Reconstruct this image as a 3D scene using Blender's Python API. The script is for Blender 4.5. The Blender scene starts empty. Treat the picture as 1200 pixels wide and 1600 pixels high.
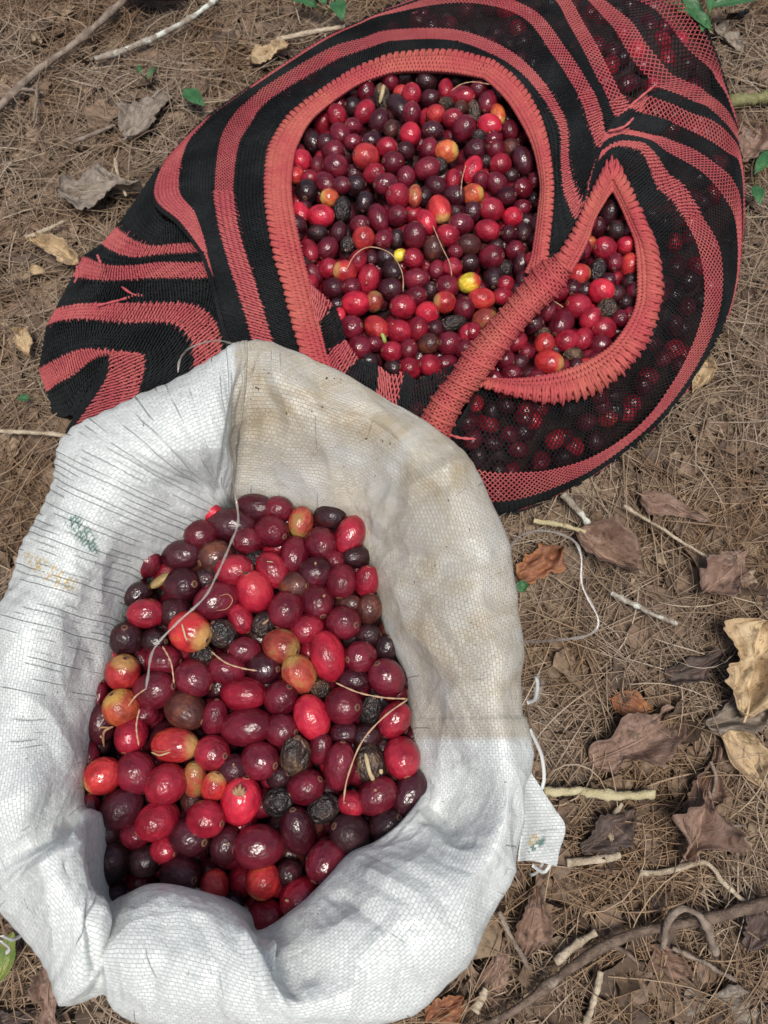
import bpy, math, random
import numpy as np
from mathutils import Matrix, Vector
rng = np.random.default_rng(7)
random.seed(7)
sc = bpy.context.scene
C = sc.collection

# ------------------------------------------------------------------ camera, sky, sun, exposure
TILT = math.radians(20.0)
CAMZ = 0.515
F = 1200.0                                  # focal length in photograph pixels (1200 x 1600)
cd = bpy.data.cameras.new('camera'); cam = bpy.data.objects.new('camera', cd); C.objects.link(cam)
cam.location = (0, 0, CAMZ); cam.rotation_euler = (TILT, 0, 0)
cd.sensor_fit = 'VERTICAL'; cd.sensor_height = 36; cd.lens = 36*F/1600
cd.clip_start = 0.01; cd.clip_end = 100
cd.dof.use_dof = True; cd.dof.focus_distance = 0.36; cd.dof.aperture_fstop = 24
sc.camera = cam
w = bpy.data.worlds.new('World'); sc.world = w; w.use_nodes = True
wn = w.node_tree; wn.nodes.clear()
sky = wn.nodes.new('ShaderNodeTexSky'); sky.sky_type = 'NISHITA'; sky.sun_disc = False
SUN_EL, SUN_AZ = math.radians(74), math.radians(170)
sky.sun_elevation = SUN_EL; sky.sun_rotation = SUN_AZ; sky.air_density = 1.0; sky.dust_density = 4.0; sky.ozone_density = 1.0
bg = wn.nodes.new('ShaderNodeBackground'); bg.inputs[1].default_value = 0.05
wo = wn.nodes.new('ShaderNodeOutputWorld')
wn.links.new(sky.outputs[0], bg.inputs[0]); wn.links.new(bg.outputs[0], wo.inputs[0])
sl = bpy.data.lights.new('sun', 'SUN'); sl.energy = 1.5; sl.angle = math.radians(22); sl.color = (1, .955, .89)
so = bpy.data.objects.new('sun', sl); C.objects.link(so)
sd = Vector((math.sin(SUN_AZ)*math.cos(SUN_EL), math.cos(SUN_AZ)*math.cos(SUN_EL), math.sin(SUN_EL)))
so.rotation_euler = sd.to_track_quat('Z', 'Y').to_euler()
sc.view_settings.view_transform = 'Standard'; sc.view_settings.look = 'None'
sc.view_settings.gamma = 1; sc.view_settings.use_curve_mapping = False
sc.view_settings.exposure = 1.18
sc.render.engine = 'CYCLES'
sc.cycles.max_bounces = 6; sc.cycles.transparent_max_bounces = 6; sc.cycles.use_denoising = True

# ------------------------------------------------------------------ helpers
CT, ST = math.cos(TILT), math.sin(TILT)
FWD = np.array([0, ST, -CT]); UP = np.array([0, CT, ST]); RIGHT = np.array([1., 0, 0])
def P(px, py, z):
    """world point on the sight line of photograph pixel (px,py) at height z"""
    px = np.asarray(px, float); py = np.asarray(py, float); z = np.asarray(z, float)
    v = 800-py
    dx = px-600; dy = F*ST+v*CT; dz = -F*CT+v*ST
    s = (z-CAMZ)/dz
    return np.stack(np.broadcast_arrays(dx*s, dy*s, CAMZ+dz*s), -1)
def pxm(px, py, z):
    """metres per photograph pixel there"""
    v = 800-np.asarray(py, float)
    return (np.asarray(z)-CAMZ)/(-F*CT+v*ST)
def topix(p):
    d = np.asarray(p)-np.array([0, 0, CAMZ]); k = F/(d@FWD)
    return 600+(d@RIGHT)*k, 800-(d@UP)*k

class SN:                                    # smooth pseudo-random field, a sum of sines
    def __init__(s, n=14, seed=0, dim=3):
        r = np.random.default_rng(seed); k = r.normal(size=(n, dim)); k /= np.linalg.norm(k, axis=1)[:, None]
        s.k = k*r.uniform(.5, 2.0, (n, 1)); s.p = r.uniform(0, 6.28, n); s.n = n
    def __call__(s, x, f=1.0):
        return np.sin(np.asarray(x)@(s.k.T*f)+s.p).sum(-1)/math.sqrt(s.n/2)
N1, N2, N3 = SN(16, 1), SN(16, 2), SN(16, 3)

def tagit(o, label=None, cat=None, group=None, kind=None):
    if label: o['label'] = label
    if cat: o['category'] = cat
    if group: o['group'] = group
    if kind: o['kind'] = kind
    return o
def empty(name, loc=(0, 0, 0)):
    o = bpy.data.objects.new(name, None); o.empty_display_size = .02; C.objects.link(o); o.location = loc; return o
def link(name, me, mat=None, parent=None):
    o = bpy.data.objects.new(name, me); C.objects.link(o)
    if mat is not None:
        for m in (mat if isinstance(mat, (list, tuple)) else [mat]): me.materials.append(m)
    if parent is not None:
        o.parent = parent; o.matrix_parent_inverse = Matrix.Translation(-Vector(parent.location))
    return o
def npmesh(name, V, Q, uv=None, attrs=None, smooth=True, midx=None, T=None):
    """V (n,3), Q (m,4) quads, T optional triangles (k,3)"""
    me = bpy.data.meshes.new(name)
    V = np.asarray(V, np.float32); Q = np.asarray(Q, np.int32).reshape(-1, 4)
    T = np.zeros((0, 3), np.int32) if T is None else np.asarray(T, np.int32)
    me.vertices.add(len(V)); me.vertices.foreach_set('co', V.ravel())
    li = np.concatenate([Q.ravel(), T.ravel()]); me.loops.add(len(li)); me.loops.foreach_set('vertex_index', li)
    nq, nt = len(Q), len(T)
    me.polygons.add(nq+nt)
    me.polygons.foreach_set('loop_start', np.concatenate([np.arange(nq)*4, nq*4+np.arange(nt)*3]).astype(np.int32))
    if midx is not None: me.polygons.foreach_set('material_index', np.asarray(midx, np.int32))
    me.update(calc_edges=True)
    me.polygons.foreach_set('use_smooth', np.full(nq+nt, smooth, bool))
    if uv is not None:
        l = me.uv_layers.new(name='UVMap'); l.data.foreach_set('uv', np.asarray(uv, np.float32)[li].ravel())
    for k, a in (attrs or {}).items():
        a = np.asarray(a, np.float32)
        if a.ndim == 1:
            t = me.attributes.new(k, 'FLOAT', 'POINT'); t.data.foreach_set('value', a)
        else:
            t = me.attributes.new(k, 'FLOAT_VECTOR', 'POINT'); t.data.foreach_set('vector', a.ravel())
    me.validate()
    return me
def gridq(n, m, closed_m=False):
    """quads of an n x m vertex grid"""
    i = np.arange(n-1)[:, None]; mm = m if closed_m else m-1
    j = np.arange(mm)[None, :]; j2 = (j+1) % m
    return np.stack(np.broadcast_arrays(i*m+j, i*m+j2, (i+1)*m+j2, (i+1)*m+j), -1).reshape(-1, 4)
def tubes(Pt, R, sides=4, up=None, flat=1.0, attrs=None, caps=False):
    """Pt (M,N,3) polylines, R scalar or (M,N). returns V,Q,attrs"""
    M, N, _ = Pt.shape
    t = np.gradient(Pt, axis=1) if N > 2 else np.repeat(Pt[:, 1:]-Pt[:, :1], 2, 1)
    t /= np.linalg.norm(t, axis=2, keepdims=True)+1e-12
    if up is None: up = np.broadcast_to(np.array([.03, .02, 1.]), Pt.shape)
    a = np.cross(t, up); a /= np.linalg.norm(a, axis=2, keepdims=True)+1e-12
    b = np.cross(a, t)
    R = np.broadcast_to(np.asarray(R, float), (M, N))
    ang = np.arange(sides)*2*math.pi/sides+math.pi/4
    V = Pt[:, :, None, :]+R[:, :, None, None]*(np.cos(ang)[None, None, :, None]*a[:, :, None, :]+flat*np.sin(ang)[None, None, :, None]*b[:, :, None, :])
    q = gridq(N, sides, True)
    Q = (q[None]+(np.arange(M)*N*sides)[:, None, None]).reshape(-1, 4)
    out = {}
    for k, v in (attrs or {}).items(): out[k] = np.repeat(np.broadcast_to(v, (M, N)).ravel(), sides)
    if caps and sides == 4:
        base = (np.arange(M)*N*sides)[:, None]
        Q = np.concatenate([Q, base+np.array([3, 2, 1, 0]), base+(N-1)*sides+np.array([0, 1, 2, 3])])
    return V.reshape(-1, 3), Q, out
def merge(parts):
    V, Q, A, off = [], [], {}, 0
    for v, q, a in parts:
        V.append(v); Q.append(q+off); off += len(v)
        for k, x in a.items(): A.setdefault(k, []).append(x)
    return np.concatenate(V), np.concatenate(Q), {k: np.concatenate(x) for k, x in A.items()}
def cr(ctrl, u):
    """Catmull-Rom along axis 0 of ctrl (S,...) at u"""
    ctrl = np.asarray(ctrl, float); S = len(ctrl); u = np.clip(u, 0, S-1.000001)
    i = np.floor(u).astype(int); f = (u-i).reshape((-1,)+(1,)*(ctrl.ndim-1))
    p = lambda k: ctrl[np.clip(i+k, 0, S-1)]
    a, b, c, d = p(-1), p(0), p(1), p(2)
    return .5*((2*b)+(c-a)*f+(2*a-5*b+4*c-d)*f*f+(3*b-a-3*c+d)*f**3)
def crc(ctrl, u):
    """closed Catmull-Rom"""
    ctrl = np.asarray(ctrl, float); S = len(ctrl); i = np.floor(u).astype(int); f = (u-i).reshape((-1,)+(1,)*(ctrl.ndim-1))
    p = lambda k: ctrl[(i+k) % S]
    a, b, c, d = p(-1), p(0), p(1), p(2)
    return .5*((2*b)+(c-a)*f+(2*a-5*b+4*c-d)*f*f+(3*b-a-3*c+d)*f**3)
def resample(pts, n):
    """smooth polyline through pts, n points by arc length"""
    pts = np.asarray(pts, float); q = cr(pts, np.linspace(0, len(pts)-1, 40*len(pts)))
    d = np.r_[0, np.cumsum(np.linalg.norm(np.diff(q, axis=0), axis=1))]; s = np.linspace(0, d[-1], n)
    return np.stack([np.interp(s, d, q[:, k]) for k in range(q.shape[1])], -1)
def pdist(x, y, poly):
    """distance to a closed polygon, signed positive inside"""
    p = np.asarray(poly, float); q = np.roll(p, -1, 0); x = np.atleast_1d(x).astype(float); y = np.atleast_1d(y).astype(float)
    sh = x.shape; x = x.ravel(); y = y.ravel(); best = np.full(x.shape, 1e9); ins = np.zeros(x.shape, bool)
    for (ax, ay), (bx, by) in zip(p, q):
        ex, ey = bx-ax, by-ay; t = np.clip(((x-ax)*ex+(y-ay)*ey)/(ex*ex+ey*ey+1e-9), 0, 1)
        best = np.minimum(best, np.hypot(x-ax-t*ex, y-ay-t*ey))
        c = ((ay > y) != (by > y)) & (x < (bx-ax)*(y-ay)/(by-ay+1e-12)+ax); ins ^= c
    return np.where(ins, best, -best).reshape(sh)

# ------------------------------------------------------------------ material helpers
class NT:
    def __init__(s, name):
        s.m = bpy.data.materials.new(name); s.m.use_nodes = True; s.t = s.m.node_tree; s.n = s.t.nodes; s.l = s.t.links
        s.b = s.n['Principled BSDF']
    def new(s, t, **kw):
        n = s.n.new(t)
        for k, v in kw.items(): setattr(n, k, v)
        return n
    def set(s, inp, v):
        if isinstance(v, bpy.types.NodeSocket): s.l.new(v, inp)
        elif isinstance(v, (tuple, list)) and len(v) == 3 and inp.type == 'RGBA': inp.default_value = (*v, 1)
        else: inp.default_value = v
    def math(s, op, a, b=0.0, c=None, clamp=False):
        n = s.new('ShaderNodeMath', operation=op, use_clamp=clamp); s.set(n.inputs[0], a); s.set(n.inputs[1], b)
        if c is not None: s.set(n.inputs[2], c)
        return n.outputs[0]
    def mix(s, f, a, b, mode='MIX'):
        n = s.new('ShaderNodeMix', data_type='RGBA', blend_type=mode, clamp_factor=True)
        s.set(n.inputs[0], f); s.set(n.inputs[6], a); s.set(n.inputs[7], b); return n.outputs[2]
    def noise(s, vec, scale, detail=3, rough=.55, dist=0.0, color=False):
        n = s.new('ShaderNodeTexNoise'); n.inputs['Scale'].default_value = scale; n.inputs['Detail'].default_value = detail
        n.inputs['Roughness'].default_value = rough; n.inputs['Distortion'].default_value = dist
        if vec is not None: s.l.new(vec, n.inputs['Vector'])
        return n.outputs[1 if color else 0]
    def ss(s, v, lo, hi):
        n = s.new('ShaderNodeMapRange', interpolation_type='SMOOTHSTEP'); s.set(n.inputs[0], v)
        n.inputs[1].default_value = lo; n.inputs[2].default_value = hi; return n.outputs[0]
    def attr(s, name, vec=False):
        n = s.new('ShaderNodeAttribute', attribute_name=name); return n.outputs['Vector' if vec else 'Fac']
    def coord(s, k='Object'): return s.new('ShaderNodeTexCoord').outputs[k]
    def scale(s, vec, v):
        n = s.new('ShaderNodeVectorMath', operation='MULTIPLY'); s.l.new(vec, n.inputs[0]); n.inputs[1].default_value = v; return n.outputs[0]
    def bump(s, h, strength, dist, normal=None):
        n = s.new('ShaderNodeBump'); s.set(n.inputs['Height'], h); n.inputs['Strength'].default_value = strength; n.inputs['Distance'].default_value = dist
        if normal is not None: s.l.new(normal, n.inputs['Normal'])
        return n.outputs[0]
    def out(s, col=None, rough=None, normal=None, **kw):
        if col is not None: s.set(s.b.inputs['Base Color'], col)
        if rough is not None: s.set(s.b.inputs['Roughness'], rough)
        if normal is not None: s.l.new(normal, s.b.inputs['Normal'])
        for k, v in kw.items(): s.set(s.b.inputs[k.replace('_', ' ')], v)
        return s.m

# ------------------------------------------------------------------ ground
def mat_soil():
    n = NT('soil'); g = n.coord('Object')
    a = n.noise(g, 18, 6, .65); b = n.noise(g, 160, 4, .6)
    col = n.mix(n.ss(a, .35, .65), (.045, .028, .018), (.12, .078, .05))
    col = n.mix(n.ss(b, .45, .7), col, (.17, .13, .095))
    return n.out(col, .9, n.bump(n.math('ADD', a, b), .8, .004))
def mat_needles(c1, c2, c3):
    n = NT('needle_litter'); r = n.attr('rnd'); g = n.coord('Object')
    col = n.mix(n.ss(r, 0, .6), c1, c2); col = n.mix(n.ss(r, .75, 1.0), col, c3)
    col = n.mix(n.ss(n.noise(g, 9, 2), .4, .62), col, n.mix(1.0, col, (.80, .70, .60), 'MULTIPLY'))
    return n.out(col, .62, Specular_IOR_Level=.25)
def gz(x, y):
    return .006*N1(np.stack([x, y, 0*x], -1), 9)*.5+.002*N2(np.stack([x, y, 0*x], -1), 40)
def build_ground():
    a = np.r_[-9, -3, -1.2, np.linspace(-.62, .75, 170), 1.5, 3, 9]
    X, Y = np.meshgrid(a, a+.1, indexing='ij'); Z = np.where((abs(X) < .9) & (abs(Y) < 1.0), gz(X, Y), 0)
    me = npmesh('ground', np.stack([X, Y, Z], -1).reshape(-1, 3), gridq(len(a), len(a))[:, ::-1])
    tagit(link('ground', me, mat_soil()), kind='structure')

# bag outline (photograph pixels, clockwise) drives the height of the heap
SIL = [(105, 690), (80, 630), (64, 590), (62, 555), (70, 515), (85, 488), (117, 430), (133, 402), (160, 384), (186, 352), (190, 332), (215, 298),
       (250, 258), (296, 212), (340, 172), (388, 138), (440, 98), (497, 64), (560, 34), (620, 8), (700, -28), (800, -60), (900, -70), (1000, -50), (1065, -15),
       (1104, 40), (1122, 90), (1140, 145), (1152, 190), (1161, 245), (1165, 310), (1163, 370), (1155, 430), (1143, 485), (1112, 550), (1074, 610),
       (1020, 672), (940, 735), (874, 772), (820, 794), (770, 806), (690, 812), (560, 800), (400, 760), (250, 740), (150, 720)]
ZMAX = .100
def Zb(x, y):
    s = np.clip(pdist(x, y, SIL), 0, 230)/230
    q_ = np.stack([np.asarray(x, float)/100, np.asarray(y, float)/100, 0*np.asarray(x, float)], -1)
    return .004+(ZMAX-.004)*np.sqrt(1-(1-s)**2)+(.0028*N2(q_, 1.0)+.0012*N1(q_, 2.6))*np.clip(s*3, 0, 1)

def inside_clear(x, y, z=0.0):
    u, v = topix(np.stack([x, y, np.full_like(x, z)], -1)); return u, v

def build_litter():
    # needles
    M, N = 42000, 7
    x = rng.uniform(-.42, .46, M); y = rng.uniform(-.22, .78, M)
    u, v = topix(np.stack([x, y, 0*x], -1))
    keep = (pdist(u, v, SIL) < 25) & ~((np.hypot((x+.075)/.15, (y-.07)/.11) < 1))
    x, y = x[keep], y[keep]; M = len(x)
    L = rng.uniform(.025, .085, M); th = rng.uniform(0, 6.283, M)+.6*N3(np.stack([x, y, 0*x], -1), 12)
    k = rng.normal(0, 1, M)*rng.choice([6, 16, 32], M, p=[.5, .35, .15])
    s = np.linspace(-.5, .5, N)[None, :]*L[:, None]
    ang = th[:, None]+k[:, None]*s+rng.normal(0, 150, M)[:, None]*s*s
    ds = (L/(N-1))[:, None]
    X = x[:, None]+np.cumsum(np.cos(ang)*ds, 1)-L[:, None]*.5*np.cos(th)[:, None]; Y = y[:, None]+np.cumsum(np.sin(ang)*ds, 1)-L[:, None]*.5*np.sin(th)[:, None]
    lay = rng.uniform(0, 1, M)**1.4+(rng.random(M) < .10)*.75
    Z = gz(X, Y)+.001+lay[:, None]*.011+rng.uniform(-.10, .10, M)[:, None]*s+rng.uniform(-.8, .4, M)[:, None]*s*s*2
    Z = np.maximum(Z, gz(X, Y)-.001)
    R = rng.uniform(.00022, .00055, M)[:, None]*np.array([.5, .9, 1, 1, .9, .7, .35])[None]
    V, Q, A = tubes(np.stack([X, Y, Z], -1), R, 3, attrs={'rnd': rng.uniform(0, 1, M)[:, None]})
    tagit(link('needle_litter', npmesh('needle_litter', V, Q, attrs=A), mat_needles((.165, .115, .078), (.31, .232, .162), (.46, .38, .29))), kind='stuff',
          label='tangled brown casuarina needles carpeting the ground')
    # crumbs of leaf
    M = 6000; n = 4
    x = rng.uniform(-.42, .48, M); y = rng.uniform(-.22, .80, M)
    u, v = topix(np.stack([x, y, 0*x], -1)); keep = pdist(u, v, SIL) < 0; x, y = x[keep], y[keep]; M = len(x)
    g = np.linspace(-1, 1, n); A_, B_ = np.meshgrid(g, g, indexing='ij')
    S = rng.uniform(.0025, .0125, M)*rng.choice([1, 1.5], M, p=[.8, .2]); asp = rng.uniform(.35, 1, M); th = rng.uniform(0, 6.28, M)
    jx = rng.normal(0, .22, (M, n, n)); jy = rng.normal(0, .22, (M, n, n))
    a = (A_[None]*(1-.25*abs(B_[None])**2)+jx)*S[:, None, None]; b = (B_[None]*(1-.3*abs(A_[None])**2)+jy)*(S*asp)[:, None, None]
    X = x[:, None, None]+a*np.cos(th)[:, None, None]-b*np.sin(th)[:, None, None]; Y = y[:, None, None]+a*np.sin(th)[:, None, None]+b*np.cos(th)[:, None, None]
    Z = gz(X, Y)+.0015+rng.uniform(0, .007, M)[:, None, None]+(rng.normal(0, .12, (M, n, n))+rng.uniform(-.3, .4, M)[:, None, None]*B_[None]+.35*A_[None]**2*rng.normal(0, 1, M)[:, None, None])*S[:, None, None]
    V = np.stack([X, Y, Z], -1).reshape(-1, 3); q = gridq(n, n)
    Q = (q[None]+(np.arange(M)*n*n)[:, None, None]).reshape(-1, 4)
    nt = NT('leaf_crumbs'); r = nt.attr('rnd')
    col = nt.mix(nt.ss(r, .1, .6), (.085, .055, .036), (.19, .125, .08)); col = nt.mix(nt.ss(r, .8, 1), col, (.30, .22, .14))
    col = nt.mix(nt.ss(nt.noise(nt.coord('Object'), 300, 3), .4, .7), col, nt.mix(1.0, col, (.5, .5, .5), 'MULTIPLY'))
    o = link('leaf_litter', npmesh('leaf_litter', V, Q, attrs={'rnd': np.repeat(rng.uniform(0, 1, M), n*n)}, smooth=True), nt.out(col, .7))
    tagit(o, kind='stuff', label='crumbled bits of dead leaf and bark among the needles')

# ------------------------------------------------------------------ cherries
RA = np.r_[0.0001, .05, .09, .12, .15, .19, .25, np.linspace(.34, math.pi-.15, 22), math.pi-.0001]
def cherry_shape(seed, wrinkle=0.0, bean=False):
    r = np.random.default_rng(seed); m = 30
    th = RA[:, None]; ph = (np.arange(m)*2*math.pi/m)[None, :]
    d = np.stack([np.cos(th)+0*ph, np.sin(th)*np.cos(ph), np.sin(th)*np.sin(ph)], -1)
    rad = 1+.018*SN(10, seed+50)(d, 1.6)
    rad = rad*(1-.055*np.exp(-(th/.07)**2)+.020*np.exp(-((th-.135)/.035)**2)-.02*np.exp(-((th-.25)/.06)**2))
    if wrinkle:
        a = SN(12, seed+80)(d, 4.5); b = SN(12, seed+90)(d*np.array([.6, 1, 1]), 8)
        rad = rad*(.97-wrinkle*(np.abs(a)*.045+np.abs(b)*.014))
    V = d*rad[..., None]
    V[..., 0] += .05*(1-V[..., 1]**2)*r.uniform(-1, 1)
    if bean: V[..., 2] *= np.where(V[..., 2] > 0, .7, .35)
    V = V.reshape(-1, 3); n = len(RA)
    return V, gridq(n, m, True)[:, ::-1], d.reshape(-1, 3)
SH = [cherry_shape(i) for i in range(5)]
SHW = [cherry_shape(20+i, 1.0) for i in range(4)]
SHB = cherry_shape(40, 0, True)
def mat_cherry(name, c1, c2=None, amt=.0, tip=None, tipsize=.35, rough=.20, dull=0.0, spec=.5):
    n = NT(name); lc = n.attr('lc', True); oi = n.new('ShaderNodeObjectInfo').outputs['Random']
    rnd = n.math('FRACT', n.math('ADD', n.math('MULTIPLY', oi, 7.31), n.attr('rnd')))
    sh = n.new('ShaderNodeVectorMath', operation='ADD'); n.l.new(lc, sh.inputs[0])
    cb = n.new('ShaderNodeCombineXYZ')
    for k in range(3): n.l.new(n.math('MULTIPLY', rnd, 31.0+k*17), cb.inputs[k])
    n.l.new(cb.outputs[0], sh.inputs[1]); v = sh.outputs[0]
    big = n.noise(v, .9, 3, .5); med = n.noise(v, 4.5, 5, .6); fine = n.noise(v, 22, 3, .6)
    dark = tuple(x*.55 for x in c1); lite = tuple(min(1, x*1.5+.008) for x in c1)
    col = n.mix(n.ss(big, .3, .7), dark, lite)
    col = n.mix(n.math('MULTIPLY', n.ss(med, .35, .7), .5), col, c1)
    if c2 is not None: col = n.mix(n.ss(n.math('ADD', n.math('MULTIPLY', med, .35), n.math('MULTIPLY', big, .65)), .58-amt*.28, .70-amt*.28), col, c2)
    sx = n.new('ShaderNodeSeparateXYZ'); n.l.new(lc, sx.inputs[0])
    ax = n.math('ADD', sx.outputs[0], n.math('MULTIPLY', med, .35))
    if tip is not None:
        col = n.mix(n.ss(ax, 1.2-tipsize*2, 1.45-tipsize*1.4), col, tip)
    # navel scar: pale ring with a dark eye
    px = sx.outputs[0]
    col = n.mix(n.math('MULTIPLY', n.ss(px, .972, .988), .6), col, (.30, .16, .09)); col = n.mix(n.ss(px, .990, .997), col, (.05, .025, .02))
    # scars and dirt specks
    sc_ = n.noise(v, 2.3, 6, .7, 1.2)
    col = n.mix(n.math('MULTIPLY', n.ss(sc_, .68, .74), .45), col, (.24, .11, .06))
    col = n.mix(n.math('MULTIPLY', n.ss(fine, .72, .80), .18), col, (.06, .03, .02))
    # per cherry lightness
    col = n.mix(n.math('MULTIPLY', rnd, .35), col, (.035, .002, .006) if not dull else (.02, .013, .011))
    rg = n.math('ADD', rough+(.02 if not dull else .1), n.math('MULTIPLY', n.ss(med, .45, .75), .12))
    rg = n.math('ADD', rg, n.math('MULTIPLY', n.math('FRACT', n.math('MULTIPLY', rnd, 23.1)), .18))
    h = n.math('ADD', n.math('MULTIPLY', n.noise(v, 3.2, 2, .45), 1.0), n.math('MULTIPLY', fine, .02 if not dull else .06))
    nm = n.bump(h, .34+.4*dull, .0022 if not dull else .0035)
    n.l.new(nm, n.b.inputs['Coat Normal']); return n.out(col, rg, nm, Specular_IOR_Level=spec*.6, Coat_Weight=n.math('MULTIPLY_ADD', n.math('FRACT', n.math('MULTIPLY', rnd, 13.7)), .55, .12), Coat_Roughness=n.math('MULTIPLY_ADD', n.math('FRACT', n.math('MULTIPLY', rnd, 5.3)), .12, .04))
def mats_cherry():
    Mx = {}
    Mx['b'] = mat_cherry('cherry_bright_red', (.45, .013, .035), (.52, .035, .045), .2)
    Mx['r'] = mat_cherry('cherry_red', (.255, .008, .022), (.38, .022, .035), .0)
    Mx['w'] = mat_cherry('cherry_wine_red', (.118, .005, .015), (.24, .011, .026), .0)
    Mx['d'] = mat_cherry('cherry_dark_wine', (.040, .003, .008), (.095, .006, .014), .0, rough=.28)
    Mx['k'] = mat_cherry('cherry_black', (.019, .006, .008), (.06, .010, .013), .15, rough=.3)
    Mx['n'] = mat_cherry('cherry_brown', (.060, .014, .010), (.15, .045, .02), .2, rough=.34)
    Mx['o'] = mat_cherry('cherry_orange', (.46, .075, .03), (.52, .18, .05), .3, tip=(.55, .33, .08), tipsize=.22)
    Mx['x'] = mat_cherry('cherry_red_orange', (.42, .026, .028), (.46, .08, .04), .2)
    Mx['y'] = mat_cherry('cherry_red_with_pale_end', (.40, .022, .025), (.5, .10, .035), .15, tip=(.50, .27, .09), tipsize=.24)
    Mx['g'] = mat_cherry('cherry_orange_green', (.36, .055, .035), (.30, .16, .05), .32, tip=(.34, .20, .06), tipsize=.22)
    Mx['Y'] = mat_cherry('cherry_yellow_green', (.62, .48, .04), (.60, .25, .04), .1, tip=(.5, .05, .03), tipsize=.30)
    Mx['s'] = mat_cherry('cherry_shrivelled_black', (.020, .015, .015), (.05, .028, .02), .3, rough=.26, dull=1)
    Mx['t'] = mat_cherry('cherry_shrivelled_brown', (.040, .024, .018), (.16, .09, .045), .3, rough=.34, dull=1)
    Mx['p'] = mat_cherry('bean_parchment', (.42, .30, .13), (.33, .24, .09), .3, rough=.35)
    return Mx
CW = {'b': 'bright red', 'r': 'red', 'w': 'wine-red', 'd': 'dark wine', 'k': 'near-black', 'n': 'brown', 'o': 'orange', 'x': 'orange-red', 'y': 'red, pale-ended',
      'g': 'orange-green', 'Y': 'yellow-green', 's': 'shrivelled black', 't': 'shrivelled brown', 'p': 'pale yellowish'}

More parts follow.
